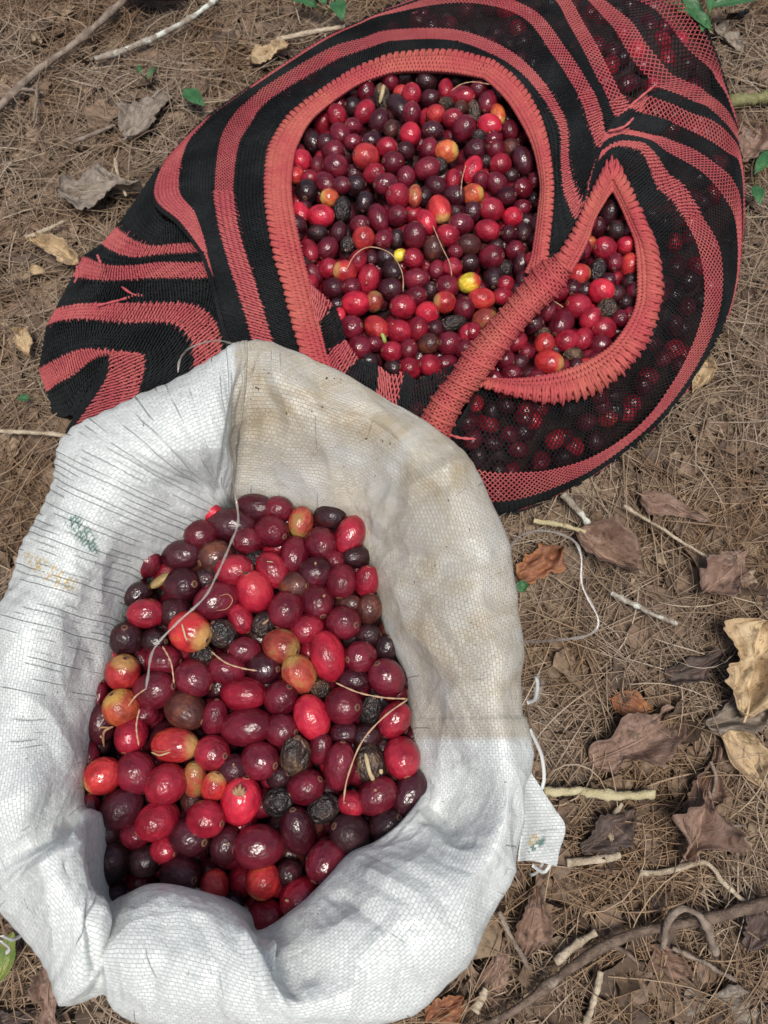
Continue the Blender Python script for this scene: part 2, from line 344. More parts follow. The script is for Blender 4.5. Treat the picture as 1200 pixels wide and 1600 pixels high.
# traced cherries: x, y, length, width (photograph pixels), direction of the long axis (degrees), colour, [name of a landmark]
SACK = [
(332,802,34,26,0,'b'),(362,821,72,50,-5,'d'),(315,838,48,46,0,'w'),(283,868,60,44,10,'d'),(337,871,54,50,20,'n','split brown cherry'),(248,907,40,22,28,'p','pale split bean'),
(285,915,58,52,10,'d'),(364,890,56,46,10,'r'),(340,938,68,52,28,'w'),(230,958,54,42,5,'r'),(400,924,64,52,-75,'b','bright cherry under the black one'),(391,851,46,40,0,'w'),(397,868,42,26,15,'s'),
(275,958,50,46,0,'d'),(375,966,46,34,-60,'r'),(350,990,52,44,-60,'s','wrinkled black cherry'),(215,930,44,34,40,'k'),(325,902,40,34,0,'k'),(395,796,60,40,0,'d'),(435,797,46,40,0,'w'),
(470,815,46,36,80,'g','brown-green cherry at the far edge'),(425,831,54,46,-15,'w'),(460,866,56,42,88,'w'),(502,850,52,48,-70,'w'),(516,808,50,40,0,'k'),(547,838,58,42,75,'r'),(522,877,34,30,0,'w'),
(557,872,44,32,0,'k'),(424,891,58,44,-50,'r'),(495,895,54,48,20,'d'),(535,911,52,46,80,'w'),(573,908,52,36,80,'r'),(460,916,48,42,0,'n'),(497,941,56,48,-60,'w'),(447,953,58,52,60,'w'),
(543,943,40,30,0,'n'),(577,950,46,38,80,'n'),(537,971,54,50,0,'w'),(479,983,52,44,25,'r'),(200,1000,54,48,80,'k'),(242,1000,42,36,0,'k'),(298,990,66,58,-20,'y','red cherry with pale cracked end'),
(192,1052,54,50,70,'y','pale-patched cherry by the left edge'),(255,1032,52,44,0,'w'),(242,1080,66,54,15,'w'),(305,1060,60,54,-20,'w'),(357,1043,56,46,-15,'w'),(189,1108,56,54,-70,'o','orange cherry with dried tail'),
(291,1110,68,54,-20,'n','big brown-black cherry'),(335,1120,56,38,80,'w'),(230,1113,36,32,0,'w'),(205,1146,54,46,80,'r'),(272,1164,72,50,5,'y','striped cracked cherry'),(160,1130,62,44,80,'d'),(150,1092,56,34,70,'w'),
(315,1021,42,36,0,'s'),(383,1018,48,38,0,'w'),(382,1085,70,50,-3,'r'),(385,1136,78,54,8,'w'),(439,1010,58,50,-15,'g','green-patched red cherry'),(412,1042,56,48,0,'d'),(466,1054,62,48,-65,'g','orange-green cherry'),
(512,1024,72,51,-80,'b','big bright red cherry'),(564,1026,48,46,0,'w'),(605,1060,58,52,-55,'w'),(441,1089,54,50,60,'w'),(487,1120,66,50,-65,'b','bright cherry low of the middle'),(536,1102,58,54,0,'w'),
(578,1113,56,34,75,'s'),(552,1062,46,34,0,'d'),(575,992,38,32,0,'k'),(603,1014,46,34,70,'k'),(500,1076,34,30,30,'t'),(617,1124,56,44,60,'r'),(440,1140,50,48,0,'w'),(540,1146,42,36,0,'d'),(412,976,42,36,60,'s'),
(638,1058,36,22,90,'k'),(160,1212,56,52,20,'y'),(215,1206,62,56,-60,'w'),(264,1225,62,58,40,'r'),(302,1219,60,36,85,'g'),(332,1228,48,38,70,'y','small cherry with yellow tip'),(331,1176,52,50,0,'r'),
(377,1252,70,58,75,'b','bright cherry with dried crown'),(190,1262,66,54,35,'d'),(247,1283,64,54,30,'r'),(320,1282,58,52,-5,'r'),(140,1270,56,36,85,'w'),(212,1302,48,42,0,'w'),(296,1306,62,56,0,'d'),
(259,1326,42,38,0,'r'),(353,1320,54,44,80,'d'),(165,1301,48,40,0,'k'),(174,1346,66,60,70,'k'),(137,1192,60,32,85,'w'),(365,1202,50,44,0,'d'),(407,1189,58,54,0,'w'),(465,1181,70,48,82,'t','cherry with brown rubbed top'),
(500,1169,50,36,85,'w'),(530,1194,72,46,86,'w'),(579,1196,64,48,-70,'t','cracked brown cherry with pale slit'),(628,1184,62,54,-70,'r'),(479,1230,58,50,40,'w'),(436,1252,50,44,30,'s'),(506,1262,52,42,20,'s'),
(549,1256,42,38,0,'r'),(590,1243,62,52,40,'w'),(640,1241,70,50,70,'d'),(606,1288,58,54,45,'k'),(467,1298,72,50,-82,'d'),(547,1301,60,56,-40,'k'),(405,1323,76,62,0,'w','largest dark cherry'),(570,1151,46,38,0,'k'),
(435,1213,40,34,30,'k'),(282,1364,62,54,0,'d'),(335,1386,52,42,88,'x','lone orange cherry'),(411,1377,52,50,60,'y'),(360,1412,42,36,0,'k'),(415,1432,58,46,0,'r'),(175,1398,54,44,20,'k'),(228,1344,48,46,0,'k'),
(510,1345,68,58,50,'w'),(467,1400,64,58,60,'r'),(452,1366,40,38,0,'k'),
]
BAG = [
(527,181,32,28,-70,'r'),(530,166,22,20,0,'w'),(530,212,36,30,-60,'w'),(570,176,36,28,60,'r'),(572,142,32,26,80,'w'),(552,146,26,24,0,'d'),(551,167,28,26,0,'k'),(599,156,42,28,100,'t','dark cherry with yellow slit'),
(610,128,26,24,80,'w'),(631,120,36,30,0,'k'),(624,165,46,30,-60,'k'),(627,144,24,20,0,'x'),(641,151,30,28,90,'r'),(592,191,36,30,60,'d'),(552,200,28,24,0,'w'),(641,211,34,32,90,'b'),(611,202,26,22,80,'n'),
(487,220,40,28,-60,'k'),(512,222,28,26,0,'d'),(552,223,26,24,0,'w'),(582,221,30,24,0,'d'),(643,179,32,28,80,'w'),(667,128,32,28,0,'k'),(696,141,32,22,85,'r'),(713,127,22,18,0,'k'),(722,151,40,28,-12,'r'),
(672,155,30,26,0,'d'),(697,162,22,20,0,'t'),(681,179,30,28,0,'x','orange cherry with a star scar'),(720,169,26,20,70,'n'),(740,176,34,20,-80,'t','dry grey-brown hull'),(748,142,28,26,0,'w'),(762,160,36,28,70,'w'),
(778,179,34,22,95,'o','orange-yellow oval'),(707,186,30,28,0,'r'),(724,202,38,34,50,'w'),(763,197,36,30,-30,'b'),(796,205,30,26,100,'w'),(675,206,32,28,0,'d'),(750,212,24,20,0,'s'),(778,148,28,26,0,'d'),
(771,222,30,28,70,'w'),(472,253,34,32,80,'b'),(462,275,26,24,0,'x'),(483,279,28,24,0,'r'),(520,237,34,30,0,'w'),(524,261,38,36,0,'w'),(496,260,28,22,80,'w'),(572,246,40,38,0,'x','large orange-red cherry'),
(604,230,32,28,0,'r'),(634,236,28,26,0,'d'),(615,256,34,32,0,'w'),(585,272,34,28,20,'r'),(603,288,38,32,20,'w'),(634,278,32,28,80,'w'),(510,288,36,28,-50,'w'),(515,309,28,26,0,'o','small orange cherry'),
(479,300,36,32,80,'k'),(536,290,30,26,0,'w'),(555,290,32,30,0,'k'),(535,327,40,28,85,'s','wrinkled grey-black cherry'),(571,316,32,26,80,'k'),(591,341,42,30,-75,'w'),(622,307,36,36,0,'r'),(469,332,36,26,-60,'b'),
(502,339,40,34,0,'b','plump bright red cherry'),(620,337,34,30,0,'w'),(562,352,30,28,0,'w'),(648,307,32,22,80,'g'),(670,234,32,26,70,'w'),(697,238,34,32,0,'o','orange cherry with yellow flush'),(743,234,34,30,0,'d'),
(773,232,30,28,0,'w'),(797,232,28,26,0,'n'),(817,253,44,32,-65,'d'),(783,258,32,30,0,'r'),(738,267,42,30,75,'b','long bright red cherry'),(761,253,24,22,0,'k'),(666,265,40,32,20,'w'),(687,260,28,24,80,'s'),
(708,281,32,24,80,'r'),(680,292,34,28,-40,'d'),(750,283,28,24,80,'w'),(776,288,36,30,-50,'w'),(797,274,24,22,0,'k'),(817,295,30,28,0,'w'),(836,281,26,22,80,'w'),(738,304,34,30,0,'o','round orange cherry'),
(712,307,36,30,0,'d'),(790,309,32,28,0,'d'),(663,306,28,22,80,'k'),(687,328,44,33,-75,'y','big red and yellow oval'),(738,332,30,26,80,'d'),(768,328,38,34,0,'r'),(801,339,30,28,0,'b'),(815,325,26,24,0,'w'),
(666,350,36,28,-70,'b'),(720,350,38,30,0,'w'),(762,361,38,32,-20,'r'),(823,350,28,26,0,'k'),(483,392,40,28,-75,'r'),(512,388,36,30,60,'w'),(497,364,30,24,0,'k'),(530,362,30,24,75,'d'),(568,374,36,33,85,'x'),
(600,374,32,28,60,'w'),(544,383,28,24,80,'s'),(619,376,30,22,80,'k'),(649,367,40,36,88,'w'),(625,399,22,18,30,'Y'),(645,404,32,30,0,'r'),(558,408,34,26,60,'r'),(540,425,36,33,0,'y','red cherry with yellow shoulder'),
(514,420,32,30,0,'r'),(490,429,32,26,-40,'w'),(581,402,26,20,90,'d'),(602,404,32,28,0,'k'),(612,422,34,28,-50,'k'),(576,437,42,31,80,'r'),(651,436,40,32,0,'w'),(521,450,34,30,0,'d'),(549,448,30,30,0,'w'),
(609,453,36,32,0,'d'),(649,464,34,30,0,'w'),(555,474,42,36,0,'b','plump red cherry'),(584,472,30,27,80,'g','orange-green cherry'),(630,480,40,36,0,'r'),(527,476,24,20,0,'k'),(700,369,36,32,-20,'r'),(678,390,36,32,100,'n'),
(795,366,28,26,0,'d'),(818,362,30,26,80,'k'),(733,383,36,30,0,'n'),(711,394,24,22,0,'w'),(767,402,38,34,0,'w'),(735,411,28,26,0,'k'),(805,392,30,28,0,'w'),(814,412,36,26,88,'d'),(775,385,24,22,0,'k'),
(683,422,30,26,80,'w'),(707,418,30,28,0,'r'),(733,442,34,29,10,'Y','yellow-green cherry'),(772,434,36,28,80,'k'),(788,420,26,22,80,'s'),(699,448,36,33,0,'w'),(672,457,28,24,80,'k'),(789,444,26,24,0,'r'),
(753,467,40,31,0,'x','red-orange cherry'),(785,462,32,26,0,'r'),(695,473,34,32,0,'y'),(725,483,34,31,80,'w'),(757,500,38,33,10,'g','yellow-flushed cherry by the strap'),(667,490,34,34,0,'b'),(548,512,36,35,0,'w'),
(588,512,40,32,-40,'x','orange-red cherry with green stalk'),(562,544,38,36,0,'w'),(623,517,40,33,-15,'r'),(654,513,36,30,80,'r'),(612,550,34,31,0,'r'),(638,546,32,28,80,'w'),(670,537,34,31,0,'n'),(702,537,38,35,0,'w'),
(707,505,40,24,20,'s','shiny crumpled black cherry'),(729,524,32,26,80,'r'),(640,575,34,32,0,'r'),(672,571,35,32,0,'r'),(700,569,34,28,0,'w'),(578,565,28,26,0,'k'),(614,574,28,26,0,'k'),(530,493,24,20,80,'b'),
(586,537,28,24,0,'w'),(680,513,28,26,0,'d'),
(953,333,38,30,70,'k'),(965,360,32,28,0,'k'),(933,355,30,26,80,'d'),(921,382,26,24,0,'o'),(944,389,36,33,0,'r'),(978,384,28,26,0,'b'),(960,409,30,26,80,'w'),(982,414,34,30,85,'x'),(933,423,36,25,80,'s'),
(904,429,36,30,10,'y'),(893,450,30,27,80,'d'),(913,452,26,22,80,'k'),(949,438,24,22,0,'d'),(872,457,30,28,0,'r'),(938,455,38,35,0,'b','big bright red cherry'),(949,484,34,31,80,'t'),(965,461,28,26,0,'k'),
(967,497,28,26,0,'w'),(904,479,40,36,-10,'r'),(922,498,34,28,40,'r'),(942,514,38,34,0,'r'),(877,505,46,35,55,'w','long wine-red cherry'),(856,486,34,28,70,'w'),(835,508,32,30,0,'d'),(848,521,26,22,0,'t'),
(850,537,32,30,80,'x'),(883,534,36,30,30,'r'),(910,530,34,28,60,'r'),(935,541,34,32,0,'w'),(870,545,20,18,0,'k'),(895,556,30,28,0,'t'),(920,560,28,26,0,'w'),(859,567,42,35,-10,'y','wine-red cherry with pale spot'),
(875,573,28,26,0,'w'),(808,535,34,28,30,'r'),(821,550,26,24,0,'w'),(789,562,30,30,0,'w'),(814,566,28,26,0,'d'),(828,584,34,26,0,'d'),(798,584,30,26,0,'w'),(913,568,34,22,10,'x'),(984,440,28,24,80,'k'),(975,470,26,24,0,'k')]

def heap(rows, Hfun, fillpoly, spacing, seed, nlayers=2):
    """place traced cherries, then fill the gaps beneath. returns list of dicts and fill dicts"""
    r = np.random.default_rng(seed)
    n = len(rows); px = np.array([q[0] for q in rows], float); py = np.array([q[1] for q in rows], float)
    L = np.array([q[2] for q in rows], float); W = np.array([q[3] for q in rows], float); H = Hfun(px, py)
    low = np.array([{'k': 1., 's': .6, 'd': .45, 'n': .3, 't': .3, 'w': .1}.get(q[5], -.2) for q in rows])
    small = np.clip((np.median(W)-W)/np.median(W), 0, .6)
    mpp = pxm(px, py, H); rad = (L*.4+W*.6)*.5*mpp
    z = H-rad*(low*.55+small*1.5)-rad*.55+r.normal(0, .08, n)*rad
    pos = P(px, py, z); fixed = np.ones(n, bool)
    # fill
    xs, ys = np.meshgrid(np.arange(min(p[0] for p in fillpoly)-20, max(p[0] for p in fillpoly)+20, spacing), np.arange(min(p[1] for p in fillpoly)-20, max(p[1] for p in fillpoly)+20, spacing*.87))
    xs = xs.astype(float); ys = ys.astype(float); xs[1::2] += spacing/2
    fx, fy, fz, fr = [], [], [], []
    for lay in range(nlayers):
        x = (xs+r.normal(0, spacing*.16, xs.shape)).ravel()+lay*spacing*.5; y = (ys+r.normal(0, spacing*.16, xs.shape)).ravel()+lay*spacing*.3
        k = pdist(x, y, fillpoly) > -12; x, y = x[k], y[k]
        if lay == 0:                          # only where the traced ones leave a hole
            d = np.hypot(x[:, None]-px[None], y[:, None]-py[None]); k = (d > (W*.5+spacing*.34)[None]).all(1); x, y = x[k], y[k]
        h = Hfun(x, y); rr = spacing*.54*pxm(x, y, h)*r.uniform(.86, 1.08, len(x))
        fx.append(x); fy.append(y); fz.append(h-rr*(.85+1.1*lay)); fr.append(rr)
    x = np.concatenate(fx); y = np.concatenate(fy); z2 = np.concatenate(fz); rf = np.concatenate(fr)
    A = np.concatenate([pos, P(x, y, z2)]); R = np.concatenate([rad, rf]); nf = len(x)
    top = len(pos); ray = A-np.array([0, 0, CAMZ]); ray /= np.linalg.norm(ray, axis=1)[:, None]
    for it in range(70):
        D = A[:, None]-A[None]; d = np.linalg.norm(D, axis=2)+1e-9; need = (R[:, None]+R[None])*.86
        pen = np.where(d < need, need-d, 0); np.fill_diagonal(pen, 0)
        mv = (D/d[..., None]*pen[..., None]*.35).sum(1)/np.maximum(1, (pen > 0).sum(1)*.5)[:, None]
        along = (mv*ray).sum(1)[:, None]*ray
        side = mv-along
        mv[:top] = along[:top]*1.25+side[:top]*.25     # traced ones mostly slide in depth
        m2 = mv[top:]; m2[:, 2] = np.minimum(m2[:, 2], 0); mv[top:] = m2
        A += mv
    return A, R, top
def orient(a, tilt, flip):
    t = math.radians(a)+(math.pi if flip else 0)
    x = math.cos(t)*RIGHT+math.sin(t)*UP-math.sin(tilt)*FWD; x = Vector(x).normalized()
    n = Vector(-FWD); y = n.cross(x).normalized(); z = x.cross(y)
    return Matrix((x, y, z)).transposed()
def cherry_fill(name, A, R, cols, weights, Mx, seed, label, extra=None, coarse=True):
    r = np.random.default_rng(seed); keys = [c for c in cols]
    Vs, Qs, lc, rn, mi = [], [], [], [], []; off = 0
    ring = [0, 4, 6, 8, 10, 12, 14, 16, 18, 20, 22, 24, 26, 28, len(RA)-1] if coarse else list(range(len(RA)))
    ring = [i for i in ring if i < len(RA)]
    st = 2 if coarse else 1; m = 30//st
    sel = (np.array(ring)[:, None]*30+np.arange(0, 30, st)[None]).ravel()
    q0 = gridq(len(ring), m, True)[:, ::-1]
    for p, rad in zip(A, R):
        k = r.choice(len(keys), p=np.array(weights)/sum(weights)); key = keys[k]
        V, _, D = (SHW[r.integers(4)] if key in 'st' else SH[r.integers(5)])
        V = V[sel]; D = D[sel]
        rot = np.array(orient(r.uniform(0, 360), r.uniform(-1, 1), r.random() < .5))
        rot = rot@np.array(Matrix.Rotation(r.uniform(0, 6.28), 3, 'X'))
        S = np.array([rad*r.uniform(1.04, 1.2), rad*r.uniform(.9, .97), rad*.93])
        Vs.append((V*S)@rot.T+p); Qs.append(q0+off); off += len(V); lc.append(D); rn.append(np.full(len(V), r.random())); mi.append(np.full(len(q0), k))
    me = npmesh(name, np.concatenate(Vs), np.concatenate(Qs), attrs={'lc': np.concatenate(lc), 'rnd': np.concatenate(rn)}, midx=np.concatenate(mi))
    o = link(name, me, [Mx[k] for k in keys]); tagit(o, label, None, None, 'stuff'); return o

def Hs(x, y):
    """surface of the cherries in the sack"""
    x = np.asarray(x, float); y = np.asarray(y, float)
    d = np.clip((y-1250)/230, 0, 1); l = np.clip((300-x)/200, 0, 1)
    return .1965-.012*d*d-.012*d*l-.004*np.clip((900-y)/120, 0, 1)
def Hb(x, y): return Zb(x, y)-.005
WHERE = {}
def used_label(s, pool):
    k = s; i = 0
    while k in pool: i += 1; k = s+' '*0+f''; break
    pool.add(k); return k
def direction(dx, dy):
    a = math.degrees(math.atan2(-dy, dx)) % 360
    return ['right of', 'above right of', 'above', 'above left of', 'left of', 'below left of', 'below', 'below right of'][int((a+22.5)//45) % 8]
POOL = {}
def label_for(i, rows, place):
    q = rows[i]; col = CW[q[5]]; noun = 'bean' if q[5] == 'p' else 'coffee cherry'
    if len(q) > 6: return f'{q[6]} in the {place}' if not q[6].startswith('cherry') else f'coffee {q[6]} in the {place}'
    shape = 'oval' if q[2]/q[3] > 1.22 else 'round'
    marks = sorted([(math.hypot(q[0]-m[0], q[1]-m[1]), m) for m in rows if len(m) > 6], key=lambda t: t[0])
    cands = []
    for dist, m in marks[:5]:
        u = dist/((q[2]+m[2])*.5); near = 'touching and ' if u < 1.15 else ('just ' if u < 1.9 else ('two cherries ' if u < 2.9 else 'well '))
        cands.append(f'{shape} {col} {noun} {near}{direction(q[0]-m[0], q[1]-m[1])} the {m[6]}')
    for c in cands:
        if c not in POOL and len(c.split()) <= 16: POOL[c] = i; return c
    for sz in ('small', 'large', 'smaller', 'plump', 'half-hidden'):
        c = sz+' '+cands[0]
        if c not in POOL: POOL[c] = i; return c
    return cands[0]

SHM = {}
def shape_mesh(key, mat, kind):
    k = (key, mat, kind)
    if k not in SHM:
        V, Q, D = (SHB if kind == 'bean' else SHW[key] if kind == 'w' else SH[key])
        me = npmesh('coffee_cherry', V, Q, attrs={'lc': D, 'rnd': np.zeros(len(V))}); me.materials.append(MX[mat]); SHM[k] = me
    return SHM[k]
def place_cherries(rows, A, R, place, group, base, seed):
    r = random.Random(seed); out = []
    for i, q in enumerate(rows):
        L, W, c = q[2], q[3], q[5]
        kind = 'bean' if c == 'p' else 'w' if c in 'st' else 'n'
        me = shape_mesh(r.randrange(4 if kind == 'w' else 5) if kind != 'bean' else 0, c, kind)
        nm = 'coffee_bean' if c == 'p' else 'coffee_cherry'
        o = bpy.data.objects.new(nm, me); C.objects.link(o)
        d = np.linalg.norm(A[i]-np.array([0, 0, CAMZ])); m = float(((A[i]-np.array([0, 0, CAMZ]))@FWD)/F)
        tilt = r.uniform(.1, 1.15) if L/W < 1.18 else r.uniform(-.1, .55)
        if len(q) > 6 and c in 'yogY': tilt = .55 if L/W < 1.2 else .3
        rot = orient(q[4]+r.uniform(-5, 5), tilt, r.random() < .45).to_4x4() @ Matrix.Rotation(r.uniform(0, 6.28), 4, 'X')
        o.matrix_world = Matrix.Translation(Vector(A[i])) @ rot @ Matrix.Diagonal((L*m*.56, W*m*.545, W*m*.545, 1))
        tagit(o, label_for(i, rows, place), 'bean' if c == 'p' else 'coffee cherry', group)
        out.append(o)
    return out

# ------------------------------------------------------------------ woven sack
# stations round the mouth: inner edge, outer silhouette, heights of (inner edge, 1/4, 1/2, 3/4, silhouette), tan cuff amount
ST_ = [
((365,775),(390,540),(.187,.203,.221,.232,.226),1),((408,780),(412,536),(.187,.205,.222,.234,.228),1),((455,790),(440,541),(.187,.206,.224,.236,.229),1),((505,801),(525,575),(.188,.209,.227,.236,.228),1),((548,811),(625,628),(.190,.206,.222,.234,.226),1),
((572,862),(735,712),(.189,.211,.229,.238,.226),1),((588,925),(780,820),(.189,.212,.230,.238,.224),1),((602,980),(803,910),(.189,.211,.229,.237,.222),1),((634,1050),(818,1010),(.189,.210,.227,.235,.219),1),
((640,1118),(826,1110),(.190,.211,.226,.233,.217),1),((650,1190),(836,1195),(.191,.211,.224,.231,.215),0),((664,1232),(829,1265),(.194,.205,.215,.228,.214),0),((636,1278),(812,1335),(.206,.205,.214,.227,.213),0),
((590,1314),(790,1395),(.207,.219,.228,.231,.214),0),((546,1335),(762,1458),(.204,.222,.232,.233,.214),0),((510,1375),(725,1520),(.208,.226,.234,.234,.214),0),((462,1420),(640,1598),(.210,.229,.236,.234,.214),0),
((400,1458),(520,1640),(.204,.224,.236,.234,.213),0),((372,1432),(450,1645),(.216,.234,.239,.235,.213),0),((325,1403),(380,1640),(.216,.231,.237,.234,.212),0),((240,1385),(290,1614),(.213,.227,.234,.230,.210),0),
((190,1402),(215,1592),(.202,.219,.228,.225,.208),0),((163,1410),(160,1565),(.199,.214,.219,.218,.207),0),((148,1365),(118,1534),(.206,.224,.230,.225,.208),0),((143,1310),(70,1487),(.212,.231,.236,.229,.208),0),((136,1268),(5,1432),(.217,.234,.237,.229,.208),0),
((126,1262),(-35,1375),(.203,.216,.226,.224,.207),0),((124,1225),(-50,1290),(.200,.220,.231,.227,.208),0),((133,1160),(-52,1180),(.198,.219,.230,.229,.208),0),((152,1085),(-38,1050),(.196,.218,.229,.228,.210),0),((180,985),(-5,935),(.194,.216,.229,.230,.212),0),
((215,905),(38,842),(.192,.216,.229,.231,.214),0),((287,842),(70,745),(.190,.214,.229,.233,.216),0),((335,795),(108,678),(.190,.214,.232,.237,.220),0),((345,783),(200,618),(.192,.219,.239,.243,.224),0),((352,779),(330,558),(.194,.222,.240,.243,.228),0)]
def sack_grid(nu, nv):
    S = len(ST_); u = np.arange(nu)*S/nu
    I = np.array([s[0] for s in ST_], float); O = np.array([s[1] for s in ST_], float); Zz = np.array([(a_[0], a_[1], a_[2], a_[3], a_[4]+.003) for a_ in [s[2] for s in ST_]]); Tn = np.array([s[3] for s in ST_], float)
    rows = []                                  # (t in pixel interpolation, z) control rows
    Iu, Ou, Zu = crc(I, u), crc(O, u), crc(Zz, u)
    Tu = np.array([np.interp(x, range(S+1), list(Tn)+[Tn[0]]) for x in u])
    Tu = np.clip((Tu-.5)*7+.5, 0, 1)
    W = []
    p = lambda t, z: P(Iu[:, 0]+(Ou[:, 0]-Iu[:, 0])*t, Iu[:, 1]+(Ou[:, 1]-Iu[:, 1])*t, z)
    c1 = p(0, Zu[:, 0]); ctr = np.array([-.055, .055, 0])
    out = (c1-ctr)*np.array([1, 1, 0]); out /= np.linalg.norm(out, axis=1)[:, None]
    W.append(c1+out*.004-np.array([0, 0, .055])); W.append(c1+out*.002-np.array([0, 0, .022]))
    W.append(c1)
    for k, t in ((1, .25), (2, .5), (3, .78), (4, 1.0)): W.append(p(t, Zu[:, k]))
    o4 = W[-1]; o2 = (o4-ctr)*np.array([1, 1, 0]); o2 /= np.linalg.norm(o2, axis=1)[:, None]
    W.append(o4-o2*.002-np.array([0, 0, .018])); W.append(o4-o2*.010-np.array([0, 0, .055])); W.append(o4-o2*.012-np.array([0, 0, .085]))
    W = np.array(W)                            # rows, nu, 3
    t = np.concatenate([np.linspace(0, 2, 12, endpoint=False), np.linspace(2, 6, nv), np.linspace(6, 9, 26)[1:]])
    G = cr(W, t)                               # (nt, nu, 3)
    # fabric lengths for the weave, measured on the half way row
    seg = np.linalg.norm(np.roll(G[12+nv//2], -1, 0)-G[12+nv//2], axis=1); cu = np.r_[0, np.cumsum(seg)][:-1]
    dv = np.linalg.norm(np.diff(G, axis=0), axis=2).mean(1); cv = np.r_[0, np.cumsum(dv)]
    Ug = np.broadcast_to(cu[None], G.shape[:2]); Vg = np.broadcast_to(cv[:, None], G.shape[:2])
    # wrinkles: folds, gathers
    frac = np.broadcast_to((t[:, None]), G.shape[:2]); env = np.clip((frac-1.6)/1.2, 0, 1)
    st = np.broadcast_to(u[None], G.shape[:2])
    ring = lambda c, wd: np.exp(-(((st-c+S/2) % S-S/2)/wd)**2)
    crease = lambda f, k: (np.abs(k(np.stack([Ug, Vg*.8, 0*Ug], -1), f))-.8)
    wob = -.0011*np.clip(crease(34, N3), -1, .2)-.0005*np.clip(crease(95, N1), -1, .3)+.0009*N1(np.stack([Ug*1.0, Vg*.6, 0*Ug], -1), 75)+.0005*N2(np.stack([Ug, Vg*.8, 0*Ug], -1), 190)
    rr_ = np.random.default_rng(77); fac = np.zeros_like(Ug)
    for npt, amp_ in ((110, .115), (420, .085)):
        q_ = np.stack([rr_.uniform(0, Ug.max(), npt), rr_.uniform(Vg.min(), Vg.max(), npt)], -1); uu_ = Ug+.004*N2(np.stack([Ug, Vg, 0*Ug], -1), 50); vv_ = Vg+.004*N3(np.stack([Ug, Vg, 0*Ug], -1), 50)
        best = np.full(Ug.shape, 9.)
        for a_, b_ in q_: best = np.minimum(best, np.hypot(np.minimum(np.abs(uu_-a_), Ug.max()-np.abs(uu_-a_)), (vv_-b_)*.8))
        fac += amp_*best
    fac -= fac.mean()
    gath = (ring(32.5, 3.2)*.9+ring(16, 4)*.25+ring(23, 2.2)*.4)*np.sin(Ug*1500+3*N2(np.stack([Ug, Vg, 0*Ug], -1), 60))*.00035
    fold = .0035*ring(17.25, .25)*np.clip(3.8-frac, 0, 1)-.002*ring(16.6, .4)*np.clip(4.5-frac, 0, 1)
    crs = -.0035*ring(22.0, .35)*np.clip(frac-2, 0, 1)+.003*ring(22.9, .4)*np.clip(frac-2, 0, 1)
    nrm = np.cross(np.roll(G, -1, 1)-np.roll(G, 1, 1), np.gradient(G, axis=0)); nrm /= np.linalg.norm(nrm, axis=2, keepdims=True)+1e-12
    if nrm[12+nv//2, :, 2].mean() < 0: nrm = -nrm
    G = G+nrm*((wob*.6+fac*1.5+gath+fold+crs)*env)[..., None]
    X_, Y_ = topix(G.reshape(-1, 3))
    def creaseline(pts, wd, depth):
        p_ = np.array(pts, float); best = np.full(X_.shape, 1e9)
        for (ax, ay), (bx, by) in zip(p_[:-1], p_[1:]):
            ex, ey = bx-ax, by-ay; k = np.clip(((X_-ax)*ex+(Y_-ay)*ey)/(ex*ex+ey*ey), 0, 1); best = np.minimum(best, np.hypot(X_-ax-k*ex, Y_-ay-k*ey))
        ends = np.minimum(np.hypot(X_-p_[0, 0], Y_-p_[0, 1]), np.hypot(X_-p_[-1, 0], Y_-p_[-1, 1]))
        return (depth*np.maximum(0, 1-best/wd)*np.clip(ends/25, .15, 1)).reshape(G.shape[:2])
    CL = [([(552,816),(600,858),(690,880),(765,862)], 26, -.0022), ([(560,812),(640,762),(735,712)], 22, .0022), ([(596,1300),(655,1235),(700,1287),(722,1312)], 24, -.0030), ([(640,1278),(700,1330),(760,1345)], 22, .0020),
          ([(400,1460),(432,1505),(470,1572)], 18, -.0028), ([(372,1440),(405,1500),(420,1580)], 16, .0022), ([(150,1390),(142,1450),(150,1530)], 14, -.0030), ([(0,1345),(60,1312),(130,1270)], 18, -.0030), ([(30,1375),(100,1330),(140,1300)], 16, .0022),
          ([(345,785),(358,700),(374,610),(392,550)], 13, -.0028), ([(376,690),(450,622),(560,642),(640,705)], 22, -.0018), ([(420,560),(455,660),(440,770)], 18, .0014), ([(520,1385),(600,1450),(640,1545)], 24, -.0018),
          ([(250,1395),(262,1480),(225,1570)], 22, -.0016), ([(560,1350),(660,1400),(700,1470)], 20, .0015), ([(660,960),(720,1040),(800,1060)], 22, -.0014), ([(640,1060),(700,1090),(740,1180)], 20, .0012),
          ([(40,900),(110,960),(170,1060)], 24, -.0013), ([(0,1060),(70,1110),(120,1190)], 24, .0014), ([(120,700),(200,720),(300,800)], 14, -.0014), ([(200,640),(260,700),(335,785)], 14, -.0016), ([(300,585),(320,680),(345,780)], 12, -.0016),
          ([(490,570),(520,680),(545,800)], 16, -.0012), ([(300,1420),(340,1500),(330,1600)], 20, -.0013), ([(640,1420),(560,1500),(540,1600)], 20, .0013)]
    for a_ in CL: G = G+nrm*(creaseline(*a_)*np.clip((frac-2)/.25, 0, 1))[..., None]
    hem = np.clip(pdist(X_, Y_, [(600,1124),(840,1120),(860,1500),(600,1500)])/5+.5, 0, 1).reshape(G.shape[:2])*np.exp(-(np.abs(Y_-1125)/60)).reshape(G.shape[:2]); G = G+nrm*(.0008*hem*env)[..., None]
    tan = np.broadcast_to(Tu[None], G.shape[:2])*np.clip((6.35-frac)/.12, 0, 1)
    return G, Ug, Vg, tan, frac, st
